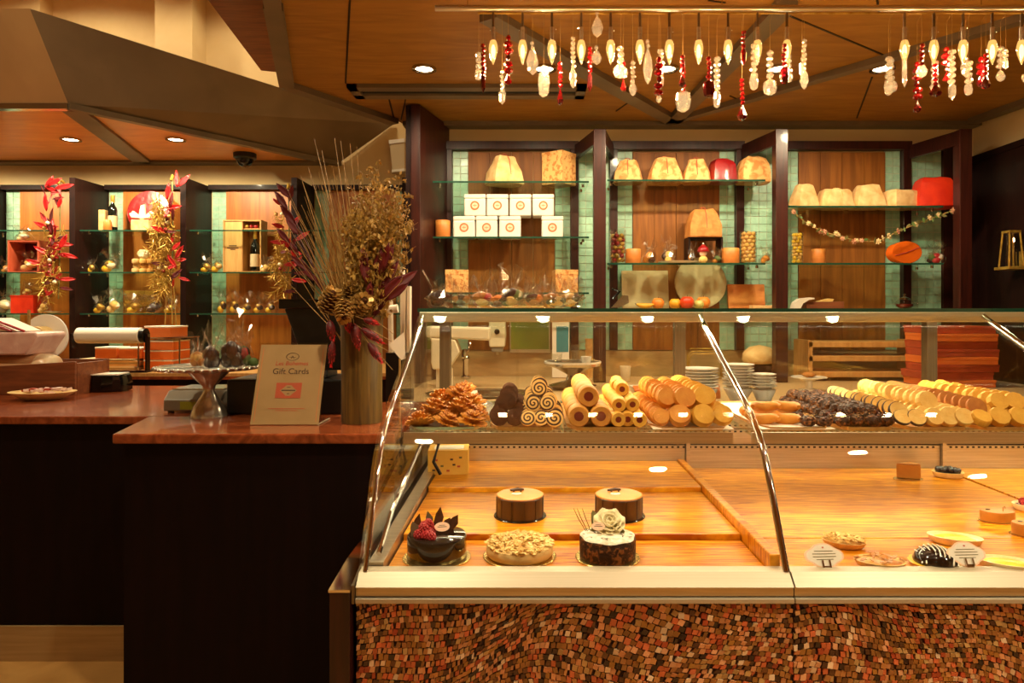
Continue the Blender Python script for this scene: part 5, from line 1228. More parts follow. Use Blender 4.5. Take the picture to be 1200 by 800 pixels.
for n_, (px, y0, y1, bc, style, pk, pc, pw) in enumerate(ST):
    dy = -.03 if n_ % 2 else .03
    base = bp(px, 15); base.y += 0
    lab = LABS[n_]; tw_ = [r[2] for r, l in zip(ST, LABS) if l == lab]
    if len(tw_) > 1: lab = ('lower-hung ' if y1 == max(tw_) else 'higher-hung ')+lab
    t = thing('crystal_strand', lab, 'crystal', base, 0, 'crystal strands on the light bar')
    hgt = y1-y0; ph = {'one': .82, 'small': .42, 'rings': .34, 'big': .26}[style]*hgt
    yy = dy
    B().tube([(0, 0, 0), (0, yy, -6*k_), (0, yy, -(y1-ph-15)*k_)], .0005, 4).build('thread', 'straw', t)
    zt_ = y0; zend = y1-ph
    bw, bh = {'one': (5, 5), 'small': (5.8, 5.2), 'rings': (8.6, 6.6), 'big': (11, 7.5)}[style]
    i = 0
    while zt_ < zend-1:
        w2 = bw if style != 'big' or i % 3 else 6
        o = bpy.data.objects.new('bead', bead('bead', w2, bh, MTN[bc] if not (style == 'big' and i % 4 == 3) else 'crystal_dark')); COL.objects.link(o); o.parent = t; o.location = (RN(-.5, .5)*k_*1.5, yy, -(zt_+bh-15)*k_); o.rotation_euler = (0, 0, RN(0, 3)); zt_ += bh*1.02; i += 1
    o = bpy.data.objects.new('pendant', bead(pk, round(pw*1.15, 1), round(ph, 1), MTN[pc])); COL.objects.link(o); o.parent = t; o.location = (0, yy, -(y1-15)*k_); o.rotation_euler = (0, 0, RN(-.6, .6))

# ================================================================= TILL COUNTER
ZTc = ZK+.0025
def tpos(px, py): Y = YZ(py, ZTc); return (X(px, Y), Y, ZTc)
def text(body, size, mt, parent, loc, rot=(PI/2, 0, 0), name='lettering', italic=0):
    c = bpy.data.curves.new(name, 'FONT'); c.body = body; c.size = size; c.align_x = 'CENTER'; c.extrude = .0003; c.shear = italic
    o = bpy.data.objects.new(name, c); COL.objects.link(o)
    dg = bpy.context.evaluated_depsgraph_get(); me = bpy.data.meshes.new_from_object(o.evaluated_get(dg)); bpy.data.objects.remove(o)
    me.materials.clear(); me.materials.append(M[mt]); o = bpy.data.objects.new(name, me); COL.objects.link(o); o.parent = parent; o.location = loc; o.rotation_euler = rot
    return o
x, y, z = tpos(333, 498)
t = thing('gift_card_sign', 'tan gift card sign in a leaning clear acrylic holder', 'sign', (x, y, z))
w_, hh = .116, .285
card = B().box(-w_, w_, 0, .003, .002, hh).build('sign_card', 'sign_paper', t, rot=(math.radians(-20), 0, 0))
B().box(-w_-.003, w_+.003, -.0045, -.0025, .0, hh+.006).build('acrylic_front', 'pane', card)
B().box(-w_-.003, w_+.003, .0035, .0055, .0, hh+.006).build('acrylic_back', 'pane', card)
text('Les Bohemes', .0215, 'ink_red', card, (0, -.0006, hh*.735), italic=.15); text('Gift Cards', .030, 'ink', card, (0, -.0006, hh*.625))
b = B(); b.loft([[(.023*k*math.cos(a*PI/16), yy, hh*.845+.014*k*math.sin(a*PI/16)) for a in range(32)] for k, yy in ((1, 0), (1, -.0008), (.90, -.0008), (.90, 0))], cap=False)
b.prism([(-.006, hh*.82), (0, hh*.86), (.006, hh*.82), (.004, hh*.82), (0, hh*.848), (-.004, hh*.82)], -.0008, 0, 'y').box(-.012, .012, -.0008, 0, hh*.838, hh*.841).build('emblem', 'ink', card)
rp = B().box(-.044, .044, -.0010, -.0002, hh*.325, hh*.515).build('red_panel', 'sign_red', card)
B().prism([(-.029, hh*.42), (-.018, hh*.45), (-.008, hh*.485), (.008, hh*.485), (.018, hh*.45), (.029, hh*.42), (.018, hh*.39), (.008, hh*.355), (-.008, hh*.355), (-.018, hh*.39)], -.0016, -.0010, 'y').build('panel_emblem', 'sign_paper', rp)
B().box(-.024, .024, -.0020, -.0016, hh*.413, hh*.428).box(-.006, .006, -.0020, -.0016, hh*.455, hh*.463).box(-.004, .004, -.0020, -.0016, hh*.375, hh*.385).build('panel_mark', 'ink', rp)
B().box(-.062, .062, -.0008, 0, hh*.195, hh*.201).box(-.038, .038, -.0008, 0, hh*.172, hh*.177).build('fine_print', 'ink_red', card)
for q in ((-w_+.01, -w_+.0115), (w_-.0115, w_-.01)): B().box(q[0], q[1], -.0005, 0, .012, hh-.012).build('border_line', 'orange_print', card)
B().box(-w_, w_, 0, .14, .0, .002).build('holder_foot', 'pane', t); B().box(w_-.004, w_+.002, .0, .13, .0005, .004).build('foot_edge', 'clear_acrylic', t)
# vase
x, y, z = tpos(424, 494)
vz = thing('tall_vase', 'tall olive-brown ribbed vase on the till counter', 'vase', (x, y, z)); vr = 23.5*y/F; vh = .372
B().lathe([(vr*.98, 0), (vr, .006), (vr*1.0, vh*.5), (vr*1.04, vh), (vr*.94, vh), (vr*.9, .02), (.001, .015)], 48, fn=lambda a, zz: 1+.012*math.sin(24*a)).build('body', 'vase', vz, 30)
vx, vy, vt = x, y, z+vh
def fp(px, py, Y): return Vector((X(px, Y), Y, Z(py, Y)))
o0 = Vector((vx, vy, vt))
# dried grasses
b = B()
for i in range(130):
    px = random.gauss(388, 36); top = 240+RN(-50, 60)+abs(px-395)*.5
    if px > 445 or px < 325: continue
    Y = vy+RN(-.10, .10); p1 = fp(px, top, Y)-o0; p0 = Vector((RN(-.035, .03), RN(-.03, .03), -.16)); mid = p0.lerp(p1, .5)+Vector((RN(-.02, .02), RN(-.02, .02), .02))
    b.tube([p0, mid, p1], [.0016, .0015, .0005], 4)
for px, top in ((368, 162), (377, 176), (392, 162), (399, 165), (410, 168), (418, 172), (352, 205), (361, 196)):
    p1 = fp(px, top, vy+RN(-.05, .05))-o0; p0 = Vector((RN(-.03, .02), RN(-.03, .03), -.16)); b.tube([p0, p0.lerp(p1, .55)+Vector((.006, 0, 0)), p1], [.0024, .0022, .0008], 5)
o = b.build('dried_grass', 'straw', None, 0, 0, o0); tag(o, 'tall straw-coloured dried grasses fanning out of the vase', 'dried grass', kind='stuff')
# golden filler
b = B()
def twig(p0, p1, n, spread, mt=0, r=.0012):
    b.tube([p0, p0.lerp(p1, .5)+Vector((RN(-.02, .02), RN(-.02, .02), 0)), p1], [r*1.3, r, r*.5], 4)
    for k in range(n):
        a = p0.lerp(p1, RN(.35, 1)); e = a+Vector((RN(-1, 1), RN(-1, 1), RN(-.3, 1)))*spread
        b.tube([a, e], [r*.6, r*.3], 3)
        for q in range(3):
            c = a.lerp(e, RN(.3, 1))+Vector((RN(-1, 1), RN(-1, 1), RN(-1, 1)))*.008
            mx = Matrix.Translation(c) @ Euler((RN(0, 6), RN(0, 6), RN(0, 6))).to_matrix().to_4x4(); l = RN(.006, .012)
            b.prism([(-l, 0), (0, l*.5), (l, 0), (0, -l*.5)], -.0004, .0004, 'z', 0, mx)
for i in range(74):
    q = RN(0, 2*PI); rr_ = math.sqrt(RN(0, 1)); px = 442+38*rr_*math.cos(q); py = 262+68*rr_*math.sin(q)
    p1 = fp(px, py, vy+RN(-.10, .10))-o0; twig(Vector((RN(.0, .05), RN(-.03, .03), -.12)), p1, 34, .045)
o = b.build('golden_bush', 'gold_dry', None, 0, 0, o0); tag(o, 'bushy golden dried filler branches leaning over the vase', 'dried branches', kind='stuff')
# red leaves on the vase
lfb = B(); nl = 9
lfb.loft([[(w2*sx, -.004*abs(sx), zz) for sx in (-1, -.5, 0, .5, 1)] for zz, w2 in ((0, .002), (.02, .010), (.045, .014), (.07, .009), (.09, .001))], closed=False)
LEAF = lfb.build('leaf', 'red_dark', None, 40); sd = LEAF.modifiers.new('thick', 'SOLIDIFY'); sd.thickness = .0008
LEAFR = LEAF.copy(); LEAFR.data = LEAF.data.copy(); LEAFR.data.materials[0] = M['red_leaf']; COL.objects.link(LEAFR)
def leaf_spray(label, pts, Y, src, grp, n=1, sc=1.0, anchor=None, name='red_leaf_spray'):
    a0 = fp(*anchor, Y); t = thing(name, label, 'leaves', a0, 0, grp)
    B().tube([(0, 0, -.10 if Y < 3 else -.005), (0, 0, 0), (fp(*pts[0][:2], Y)-a0)*.8], .0018, 5).build('stem', 'straw', t)
    for px, py, ang in pts:
        p = fp(px, py, Y)-a0+Vector((0, RN(-.02, .02), 0)); part(src, t, p, (RN(-.4, .2), math.radians(ang), RN(-.5, .5)), sc*RN(.85, 1.15))
    return t
leaf_spray('spray of dark red leaves leaning right out of the vase', [(436, 372, 25), (440, 360, 35), (432, 362, 5), (446, 350, 48), (444, 340, 30), (436, 345, -5), (428, 350, -15), (450, 338, 60), (440, 330, 10), (452, 352, 55), (432, 332, -8), (445, 322, 25), (455, 342, 50), (424, 340, -20), (450, 318, 22), (430, 322, 0)], vy-.06, LEAF, 'red leaf sprays', sc=1.25, anchor=(430, 378))
leaf_spray('spray of dark red leaves and stems leaning left out of the vase', [(372, 330, -45), (362, 318, -50), (350, 300, -42), (342, 285, -48), (380, 342, -35), (345, 262, -40), (338, 245, -42), (352, 275, -38), (340, 232, -45)], vy, LEAF, 'red leaf sprays', sc=.9, anchor=(400, 372))
b = B()
for a_, e in (((400, 372), (338, 255)), ((402, 372), (345, 275)), ((404, 370), (332, 232)), ((398, 374), (352, 300))): b.tube([fp(*a_, vy)-o0, fp(*e, vy+.02)-o0], [.002, .001], 5)
o = b.build('red_twigs', 'red_dark', None, 0, 0, o0); tag(o, 'thin dark red twigs slanting left from the vase', 'twigs')
# pine cones
def cone(px, py, r, label, rot):
    Y = vy-.08+{386: -.02, 404: -.06, 421: 0, 410: .04}[px]; t = thing('pine_cone', label, 'pine cone', fp(px, py, Y), 0, 'gilded pine cones on the vase'); t.rotation_euler = rot
    B().lathe([(r*.3, -r*.9), (r*.6, -r*.4), (r*.5, r*.5), (r*.1, r*1.1)], 12).build('core', 'choc_matte', t, 50)
    b = B()
    for i in range(60):
        f_ = i/60; q = i*2.399; zz = -r*.9+f_*r*2; rad = r*(.62+.3*math.sin(PI*f_*.9+.3))*(1-.35*f_)
        mx = Matrix.Translation((rad*.7*math.cos(q), rad*.7*math.sin(q), zz)) @ Matrix.Rotation(q, 4, 'Z') @ Matrix.Rotation(-.5, 4, 'Y')
        b.prism([(0, -r*.16), (r*.32, -r*.19), (r*.42, 0), (r*.32, r*.19), (0, r*.16)], -.0012, .0016, 'z', 0, mx)
    o = b.build('scales', 'cone_gold', t); o['kind'] = 'stuff'
cone(386, 354, .042, 'flat-sided gilded pine cone hanging left of the others', (.4, .5, 0)); cone(404, 364, .036, 'gilded pine cone in the middle on the vase rim', (2.4, .3, .5)); cone(421, 357, .042, 'open gilded pine cone nearest the red leaves', (.9, .9, .2)); cone(410, 343, .032, 'upper gilded pine cone tucked under the grasses', (.3, -.3, .8))
# red bristle heads
def bristle(px0, py0, px1, py1, w, label):
    Y = vy-.10; a = fp(px0, py0, Y); e = fp(px1, py1, Y)-a; t = thing('red_bristle_head', label, 'dried flower', a, 0, 'red bristle heads on the vase')
    w *= 1.35; d = e.normalized(); L_ = e.length; n = 6; prof = [.35, .85, 1, .9, .55, .1]
    B().tube([e*(i/5) for i in range(6)], [w*k for k in prof], 8).build('flower_core', 'red_dark', t, 50)
    b = B()
    for i in range(150):
        f_ = RN(0, 1); c = e*f_; k = w*prof[min(5, int(f_*6))]; v = Vector((RN(-1, 1), RN(-1, 1), RN(-1, 1))).normalized(); p = c+v*k*.8
        b.tube([p, p+v*.004+d*.010], [.0016, .0004], 3)
    o = b.build('bristles', 'red_bristle', t); o['kind'] = 'stuff'
    B().tube([-d*.03, (0, 0, 0)], .0012, 4).build('stem', 'straw', t)
for a in ((386, 376, 390, 398, .012, 'red bristle head hanging below the flat pine cone'), (390, 400, 388, 428, .009, 'long dark red bristle head hanging lowest beside the sign'), (405, 372, 410, 388, .010, 'short red bristle head under the middle pine cone'), (415, 380, 420, 408, .014, 'thick red bristle head lying down the front of the vase'),
          (424, 385, 449, 402, .011, 'red bristle head pointing out across the vase'), (427, 374, 441, 379, .009, 'small red bristle head under the red leaves'), (432, 402, 447, 424, .011, 'red bristle head pointing down at the vase side')): bristle(*a)
b = B()
for a_, e in (((425, 380), (462, 402)), ((435, 400), (458, 413)), ((440, 375), (462, 392)), ((430, 372), (470, 330)), ((447, 418), (460, 433))): b.tube([fp(*a_, vy-.09)-o0, fp(*e, vy-.12)-o0], .0009, 4)
o = b.build('bare_twigs', 'straw', None, 0, 0, o0); tag(o, 'bare straw twigs poking out beside the case', 'twigs')
t = thing('paper_tag', 'white folded paper tag caught between the vase and the case', 'tag', fp(466, 420, 2.22))
B().prism([(-.03, .045), (.02, .085), (.026, .0), (.012, -.005)], -.001, .001, 'y').build('tag_card', 'white_card', t)
B().box(.004, .010, -.002, .002, -.255, 0).build('tag_stick', 'straw', t)
# till: base, monitor
Yt_ = 2.55
t = thing('till_monitor', 'black point-of-sale monitor seen from behind', 'monitor', (X(372, Yt_), Yt_, ZTc))
B().box(-.34, .09, .0, .26, 0, .130).build('cash_drawer', 'black', t, bevel=.006)
B().prism([(.05, .131), (.20, .131), (.16, .20), (.08, .20)], -.10, .02, 'x').build('stand', 'black', t, bevel=.004)
B().prism([(-.16, .43), (.09, .43), (.09, .16), (-.06, .16)], .06, .10, 'y').build('screen_back', 'black', t, bevel=.006)
B().box(-.165, .095, .05, .115, .395, .432).build('top_bezel', 'black_gloss', t, bevel=.004)
B().box(-.02, .02, .0485, .0495, .405, .409).build('logo_plate', 'steel', t)
# silver cake stand with bags of sweets
x, y, z = tpos(245, 488); k_ = y/F
t = thing('silver_cake_stand', 'ornate silver pedestal cake stand on the till counter', 'cake stand', (x, y, z))
B().lathe([(20*k_, 0), (20*k_, 2*k_), (17*k_, 12*k_), (14*k_, 16*k_), (6*k_, 30*k_), (7*k_, 36*k_), (22*k_, 52*k_), (24*k_, 54*k_)], 32, fn=lambda a, zz: 1+.04*math.sin(12*a)).build('pedestal', 'silver_tray', t, 50)
B().lathe([(24*k_, 54*k_), (54*k_, 55.5*k_), (58*k_, 59*k_), (56*k_, 60*k_), (52*k_, 57.5*k_), (.001, 57*k_)], 48).build('plate', 'silver_tray', t, 40)
for i in range(40): a = 2*PI*i/40; B().sph((57.5*k_*math.cos(a), 57.5*k_*math.sin(a), 58*k_), 2.2*k_, 6, 4).build('rim_bead', 'silver_tray', t, 60)
zs = z+57.3*k_
for px, dy, w2, h2, fl_, lb in ((232, .03, 20, 34, ['caramel', 'nut'], 'of golden sweets, leaning'), (249, -.03, 24, 44, ['choc', 'choc_matte'], 'of dark chocolates, beside the golden one'), (272, -.02, 30, 56, ['choc', 'berry_dark', 'choc_matte'], 'of dark chocolates, tallest with a long twisted top'), (286, .05, 22, 46, ['leaf_green', 'choc', 'raspberry'], 'with green and red sweets')):
    wrapped_treat(px, SW(w2, y), SW(h2, y), zs, 'clear bag on the silver stand, '+lb, fl_, y+dy, 'treat bags on the silver stand', n=7)
o = B().sph((0, 0, .012), (.018, .018, .017), 12, 8).build('green_sweet', 'leaf_green', None, 60, 0, (X(297, y+.03), y+.03, zs+.006)); tag(o, 'round green sweet on the silver stand', 'sweet')
# ================================================================= SERVICE COUNTER
def spos(px, py): Y = YZ(py, ZK); return (X(px, Y), Y, ZK)
x, y, z = spos(225, 484)
t = thing('scale', 'flat grey weighing scale with a yellow-green display', 'scale', (x, y+.09, z)); k_ = y/F
B().prism([(-.09, .008), (-.09, .05), (-.05, .082), (.12, .082), (.12, .008)], -.11, .11, 'x').build('body', 'grey_plastic', t, bevel=.004)
B().box(-.045, .035, -.0925, -.0905, .014, .044).build('display', 'lcd', t); B().box(-.10, .10, -.04, .11, .083, .088).build('pan', 'steel', t)
for sx in (-1, 1):
    for sy in (-.07, .1): B().cyl((sx*.09, sy, 0), (sx*.09, sy, .0085), .012, 8).build('foot', 'black', t)
# plate of sweets
x, y, z = spos(50, 468)
t = thing('sweet_dish', 'shallow oval dish in front of the wooden box', 'dish', (x, y, z)); r = SW(37, y)
B().lathe([(r*.45, 0), (r*.6, .006), (r*.95, .030), (r, .036), (r*.96, .037), (r*.55, .012), (.001, .010)], 32, sy=.7).build('dish', 'crust', t, 50)
b = B().prism([(-.022, 0), (-.008, .012), (.010, .011), (.022, .002), (.012, -.010), (-.010, -.010)], 0, .010)
PS = single('wrapped_sweet', 'flat pink wrapped sweet in the oval dish', 'pink sweets in the dish', 'sweet', b, 'pink_wrap', 0)
PS2 = single('orange_sweet', 'flat orange sweet in the oval dish', 'orange sweets in the dish', 'sweet', B().prism([(-.03, -.012), (.03, -.012), (.026, .012), (-.026, .012)], 0, .008), 'red_card', 0)
for i in range(14): PS.put((x+RN(-.09, .09), y+RN(-.045, .045), z+.030+RN(0, .014)), (RN(-.3, .3), RN(-.3, .3), RN(0, 6)))
for i in range(4): PS2.put((x+RN(-.07, .04), y+RN(-.03, .03), z+.040), (RN(-.2, .2), RN(-.2, .2), RN(-.4, .4)))
# wooden box with rolls
yb = 3.16; xr = X(88, yb)
t = thing('wooden_tray', 'long dark wooden box holding wrapped rolls', 'box', (xr-.45, yb, ZK))
B().prism([(-.45, .10), (.45, .155), (.45, 0), (-.45, 0)], 0, .014, 'y').build('front_board', 'mid_wood', t, bevel=.002)
B().box(-.45, .45, .24, .254, 0, .15).build('back_board', 'mid_wood', t); B().box(.436, .45, .015, .239, 0, .145).build('end_board', 'mid_wood', t); B().box(-.45, .435, .015, .239, 0, .01).build('bottom_board', 'mid_wood', t)
def wroll(px0, px1, py0, py1, Y, mt, label, band=None, name='wrapped_roll'):
    xa, xb = X(px0, Y), X(px1, Y); zc = (Z(py0, Y)+Z(py1, Y))/2; r = (Z(py0, Y)-Z(py1, Y))/2
    t = thing(name, label, 'package', ((xa+xb)/2, Y, zc-r)); h_ = (xb-xa)/2
    B().loft([[(xx, r*k*1.1*math.cos(a*PI/10), r+r*k*math.sin(a*PI/10)) for a in range(20)] for xx, k in ((-h_, .85), (-h_*.95, 1), (h_*.8, 1), (h_*.95, .9), (h_, .7))]).build('wrapping', mt, t, 40)
    if band: B().loft([[(xx, r*1.115*math.cos(a*PI/10), r+r*1.012*math.sin(a*PI/10)) for a in range(20)] for xx in (-h_*.2, h_*.72)], cap=False).build('label_band', band, t, 40)
    return t
wroll(-50, 66, 414, 449, 3.29, 'plastic_wrap', 'pale wrapped roll with a tan band lying in the wooden box', 'peach_dull')
t = thing('pink_package', 'pink-white wrapped block with red ribbon on the wooden box', 'package', (X(5, 3.29), 3.29, Z(414.5, 3.29)))
k_ = 3.29/F
B().prism([(-60*k_, 0), (42*k_, 0), (57*k_, 22*k_), (54*k_, 26*k_), (-60*k_, 26*k_)], -.10, .10, 'y').build('block', 'pink_wrap', t, bevel=.008)
B().prism([(-40*k_, 26*k_), (-40*k_, 40*k_), (-5*k_, 42*k_), (30*k_, 27*k_)], -.08, .08, 'y').build('top_flap', 'white_card', t, bevel=.004)
for q in (-.02, .04): B().tube([(-.16, -.09+q, .175), (-.02+q, -.092+q*.2, .165), (.12+q, -.085, .112)], .006, 6).build('ribbon', 'red_leaf', t)
# reel
yr = 3.62
t = thing('paper_reel', 'large white paper disc reel on a yellow core behind the package', 'reel', (X(55, yr), yr, ZK)); k_ = yr/F
zc = Z(394, yr)-ZK
def hub(r, y0, y1, mt, nm, n=36): return B().loft([[(r*math.cos(2*PI*i/n), yy, zc+r*math.sin(2*PI*i/n)) for i in range(n)] for yy in (y0, y1)]).build(nm, mt, t, 30, .002)
hub(26*k_, -.012, .0, 'white_gloss', 'disc'); hub(12*k_, -.09, -.013, 'crust', 'core'); hub(15*k_, .001, .06, 'cream_biscuit', 'paper_roll')
B().box(-.04, .04, -.05, .07, 0, .012).build('foot', 'black', t); B().box(-.012, .012, .061, .075, .0, zc+.01).build('post', 'black', t); B().box(-.03, -.02, -.10, -.09, zc-.01, zc+.14).build('arm', 'straw', t)
# black folded bag with paper
x, y, z = spos(117, 460)
t = thing('folded_bag', 'black folded plastic bags with white paper on top', 'bag', (x, y+.085, z+.001)); k_ = y/F
b = B(); b.loft([ring(0, 0, zz, 42*k_*k, .16*k, 16, 3, .05) for zz, k in ((0, .95), (.03, 1.0), (.06, .96), (.078, .9))]); b.build('bag', 'black_gloss', t, 20)
B().box(-20*k_, 14*k_, -.06, .06, .0785, .084).build('paper', 'white_card', t, rot=(0, 0, .1))
# ---------------- on the back cabinet
ZB = .887
yo = 4.80; k_ = yo/F
def ocarton(px0, px1, z, h, label, Y=yo, d=.24):
    xa, xb = X(px0, Y), X(px1, Y); t = thing('orange_carton', label, 'carton', ((xa+xb)/2, Y+d/2, z), 0, 'orange cartons on the back cabinet'); w2 = (xb-xa)/2
    B().box(-w2+.002, w2-.002, -d/2, d/2, 0, h*.86).build('carton', 'orange_card', t, bevel=.003); B().box(-w2, w2, -d/2-.002, d/2+.002, h*.86, h).build('lid_edge', 'white_card', t, bevel=.002)
for i in range(3): ocarton(168, 203, ZB+i*.068, .066, 'orange carton, '+['bottom', 'middle', 'top'][i]+' of the stack of three beside the paper roll')
rk = thing('steel_rack', 'thin steel rack spanning over the stacked orange cartons', 'rack', (X(186, yo), yo+.12, ZB))
B().box(-.14, .16, -.14, .14, .218, .226).build('shelf', 'steel', rk)
for sx in (-.136, .152):
    for sy in (-.13, .13): B().box(sx-.004, sx+.004, sy-.004, sy+.004, 0, .2175).build('leg', 'steel', rk)
ocarton(169, 200, ZB+.227, .078, 'single orange carton up on the steel rack')
t = thing('paper_stack', 'uneven stack of folded papers and bags on the back cabinet', 'papers', (X(126, yo), yo+.10, ZB))
for i in range(6): B().box(-.23+RN(0, .03), .22+RN(-.03, .02), -.10, .10, i*.0125, i*.0125+.011).build('sheet_bundle', random.choice(['white_card', 'parchment', 'paper_cream']), t, bevel=.002, rot=(0, 0, RN(-.04, .04)))
ocarton(111, 137, ZB+.076, .080, 'orange carton on the paper stack, end nearer the dark panel', yo+.02, .16); ocarton(139, 167, ZB+.076, .076, 'orange carton on the paper stack, touching the tall stack', yo+.02, .16)
t = thing('paper_roll_holder', 'white paper roll on a dark table-top holder', 'paper roll', (X(129, 4.62), 4.62, ZB)); k_ = 4.62/F
zc = Z(393, 4.62)-ZB; L_ = 37*k_
B().cyl((-L_, 0, zc), (L_, 0, zc), 9.2*k_, 28).build('paper_roll', 'white_card', t, 30, .004)
B().cyl((-L_-.05, 0, zc), (L_+.05, 0, zc), .012, 12).build('spindle', 'steel', t, 40); B().cyl((L_+.001, 0, zc), (L_+.03, 0, zc), 8.5*k_, 20).build('end_cap', 'black', t, 40)
for sx in (-L_-.04, L_+.04): B().box(sx-.006, sx+.006, -.02, .02, .009, zc+.015).build('upright', 'dark_wood', t)
B().box(-L_-.06, L_+.06, -.05, .05, 0, .008).build('base', 'dark_wood', t)
# paper rack beside the solid panel
t = thing('leaflet_rack', 'dark rack of upright white leaflets behind the vase', 'rack', (X(470, 2.95), 2.95, 0))
B().box(-.06, .05, -.03, .03, 0, 1.12).build('rack_body', 'black', t)
for i in range(4): B().box(-.03+i*.018, -.018+i*.018, -.02, .028, 1.121, 1.44+RN(-.06, .06)).build('leaflet', 'white_card', t, rot=(0, RN(-.02, .02), 0))
B().cyl((-.07, -.07, 1.30), (.0, -.07, 1.31), .018, 14).build('paper_tube', 'white_card', t, 40)

# ================================================================= FAR WALL SHELF CONTENTS
YS_ = 5.42; ks = YS_/F
la, lb2, lc_ = LSH
def Zs(py): return Z(py, YS_)
t = thing('red_box_shelf', 'open-fronted small red box with pale sweets inside', 'box', (X(37, YS_), YS_, lb2))
w2, h2 = 18*ks, 37*ks
B().box(-w2, w2, .08, .09, 0, h2).build('back', 'red_dark', t); B().box(-w2, w2, -.09, .08, h2-.012, h2).build('top', 'sign_red', t)
for sx in (-1, 1): B().box(sx*(w2-.006)-.006, sx*(w2-.006)+.006, -.09, .08, 0, h2-.0125).build('side', 'sign_red', t)
B().box(-w2+.013, w2-.013, -.09, .08, 0, .008).build('bottom', 'sign_red', t)
def ltreat(px, w, h, z, label, fl_, dy=0, **kw): return wrapped_treat(px, w*ks, h*ks, z, label, fl_, YS_+dy, 'treats on the far wall shelves', n=4, **kw)
pale = ['cream_biscuit', 'petal', 'crust']; gold = ['gold_shiny', 'caramel', 'custard']; dark = ['choc', 'caramel', 'choc_matte']
ltreat(37, 26, 24, lb2+.009, 'bag of pale sweets inside the small red box', pale, -.02); ltreat(29, 20, 16, lb2+h2+.001, 'spiky white tuft of wrapped sweets on the red box', ['petal', 'tin_white'], 0)
ltreat(8, 13, 15, lb2, 'small peach wrapped sweet beside the red box', ['roll_tan', 'peach'], 0)
o = B().lathe([(.02, 0), (.06, .012), (.062, .016), (.001, .008)], 20).build('saucer', 'white_gloss', None, 40, 0, (X(62, YS_), YS_, lc_)); tag(o, 'small white saucer on the lowest far shelf', 'plate')
ltreat(8, 26, 28, lc_+.0, 'white wrapped bundle on the lowest shelf by the red carton', ['petal', 'tin_white', 'grey_plastic'], 0)
t = thing('red_carton', 'small bright red carton on the lowest far shelf', 'carton', (X(32, YS_), YS_, lc_)); B().box(-13*ks, 13*ks, -.06, .06, 0, 19*ks).build('carton', 'foil_orange', t, bevel=.003); B().box(-13.5*ks, 13.5*ks, -.062, .062, 19*ks, 21*ks).build('lid', 'foil_orange', t, bevel=.002)
ltreat(33, 14, 14, lc_+21*ks+.001, 'small cream bow-topped sweet on the red carton', pale, 0); ltreat(52, 16, 20, lc_, 'pale wrapped sweet beside the red carton', pale, -.03)
# bottle, box, red plate
def wine(px, z, h, label, Y, r=.038):
    t = thing('wine_bottle', label, 'bottle', (X(px, Y), Y, z))
    B().lathe([(r*.9, 0), (r, .006), (r, h*.58), (r*.85, h*.66), (r*.38, h*.76), (r*.36, h*.97), (r*.42, h*.975), (r*.42, h)], 20).build('glass', 'bottle_green', t, 50)
    B().lathe([(r*1.01, h*.12), (r*1.015, h*.13), (r*1.015, h*.42), (r*1.01, h*.43)], 20, cap=False).build('label_paper', 'parchment', t, 40); B().lathe([(r*.40, h*.80), (r*.44, h*.81), (r*.44, h*1.005), (.001, h*1.01)], 14).build('capsule', 'gold_shiny', t, 40)
wine(132, la, 42*ks, 'dark wine bottle with gold capsule beside the red plate', YS_-.03, .034)
o = B().box(-3.5*ks, 3.5*ks, -.03, .03, 0, 25*ks).build('slim_carton', 'paper_cream', None, 0, .003, (X(121.5, YS_-.02), YS_-.02, la)); tag(o, 'slim cream carton beside the wine bottle', 'carton')
o = B().lathe([(.026, 0), (.03, .004), (.03, 9*ks), (.022, 12*ks), (.001, 12.4*ks)], 16).build('honey_pot', 'candle', None, 50, 0, (X(126, YS_-.11), YS_-.11, la)); tag(o, 'small amber pot in front of the wine bottle', 'jar')
yp = 5.45
o = B().loft([[(r*math.cos(2*PI*i/40), yy, 25*ks+r*math.sin(2*PI*i/40)) for i in range(40)] for r, yy in ((25*ks, -.004), (25*ks, .004), (19*ks, .020), (.004, .020))]).build('red_platter', 'foil_red', None, 40, .002, (X(172, yp), yp, la+.004), (math.radians(-8), 0, 0)); tag(o, 'large round red platter standing on the upper far shelf', 'platter')
t = thing('bow_gift', 'white gift with a big pale bow in front of the red platter', 'gift', (X(167, 5.36), 5.36, la), 0)
B().box(-.07, .07, -.04, .04, 0, .085).build('box', 'paper_cream', t, bevel=.006)
for sx in (-1, 1):
    B().prism([(0, .10), (sx*.07, .16), (sx*.10, .13), (sx*.08, .105)] if sx > 0 else [(0, .10), (-.08, .105), (-.10, .13), (-.07, .16)], -.012, .012, 'y').build('bow_loop', 'petal', t, bevel=.004)
B().prism([(-.03, .10), (-.012, .20), (.02, .21), (.025, .10)], -.01, .01, 'y').build('bow_tail', 'petal', t, bevel=.004); B().sph((0, -.01, .105), .018, 10, 6).build('bow_knot', 'petal', t, 60)
t = thing('ring_ornament', 'coil of pale rings tied beside the gift', 'ornament', (X(189, 5.36), 5.36, la))
for i in range(4): B().tube([(.03*math.cos(a), -.01*i+.02, .09+.03*math.sin(a)) for a in [k*PI/8 for k in range(17)]], .003, 5).build('ring', 'petal', t, 60)
B().cyl((0, 0, 0), (0, 0, .062), .012, 8).build('stem', 'red_dark', t)
ltreat(108, 13, 17, lb2, 'small gold-tied bag against the dark panel', gold, -.02); ltreat(130, 22, 25, lb2, 'gold-tied bag of cream sweets beside the tiles', gold+['petal'], -.02)
t = thing('biscuit_tower', 'tower of pale round biscuits tied together on the middle shelf', 'biscuits', (X(168, YS_), YS_, lb2))
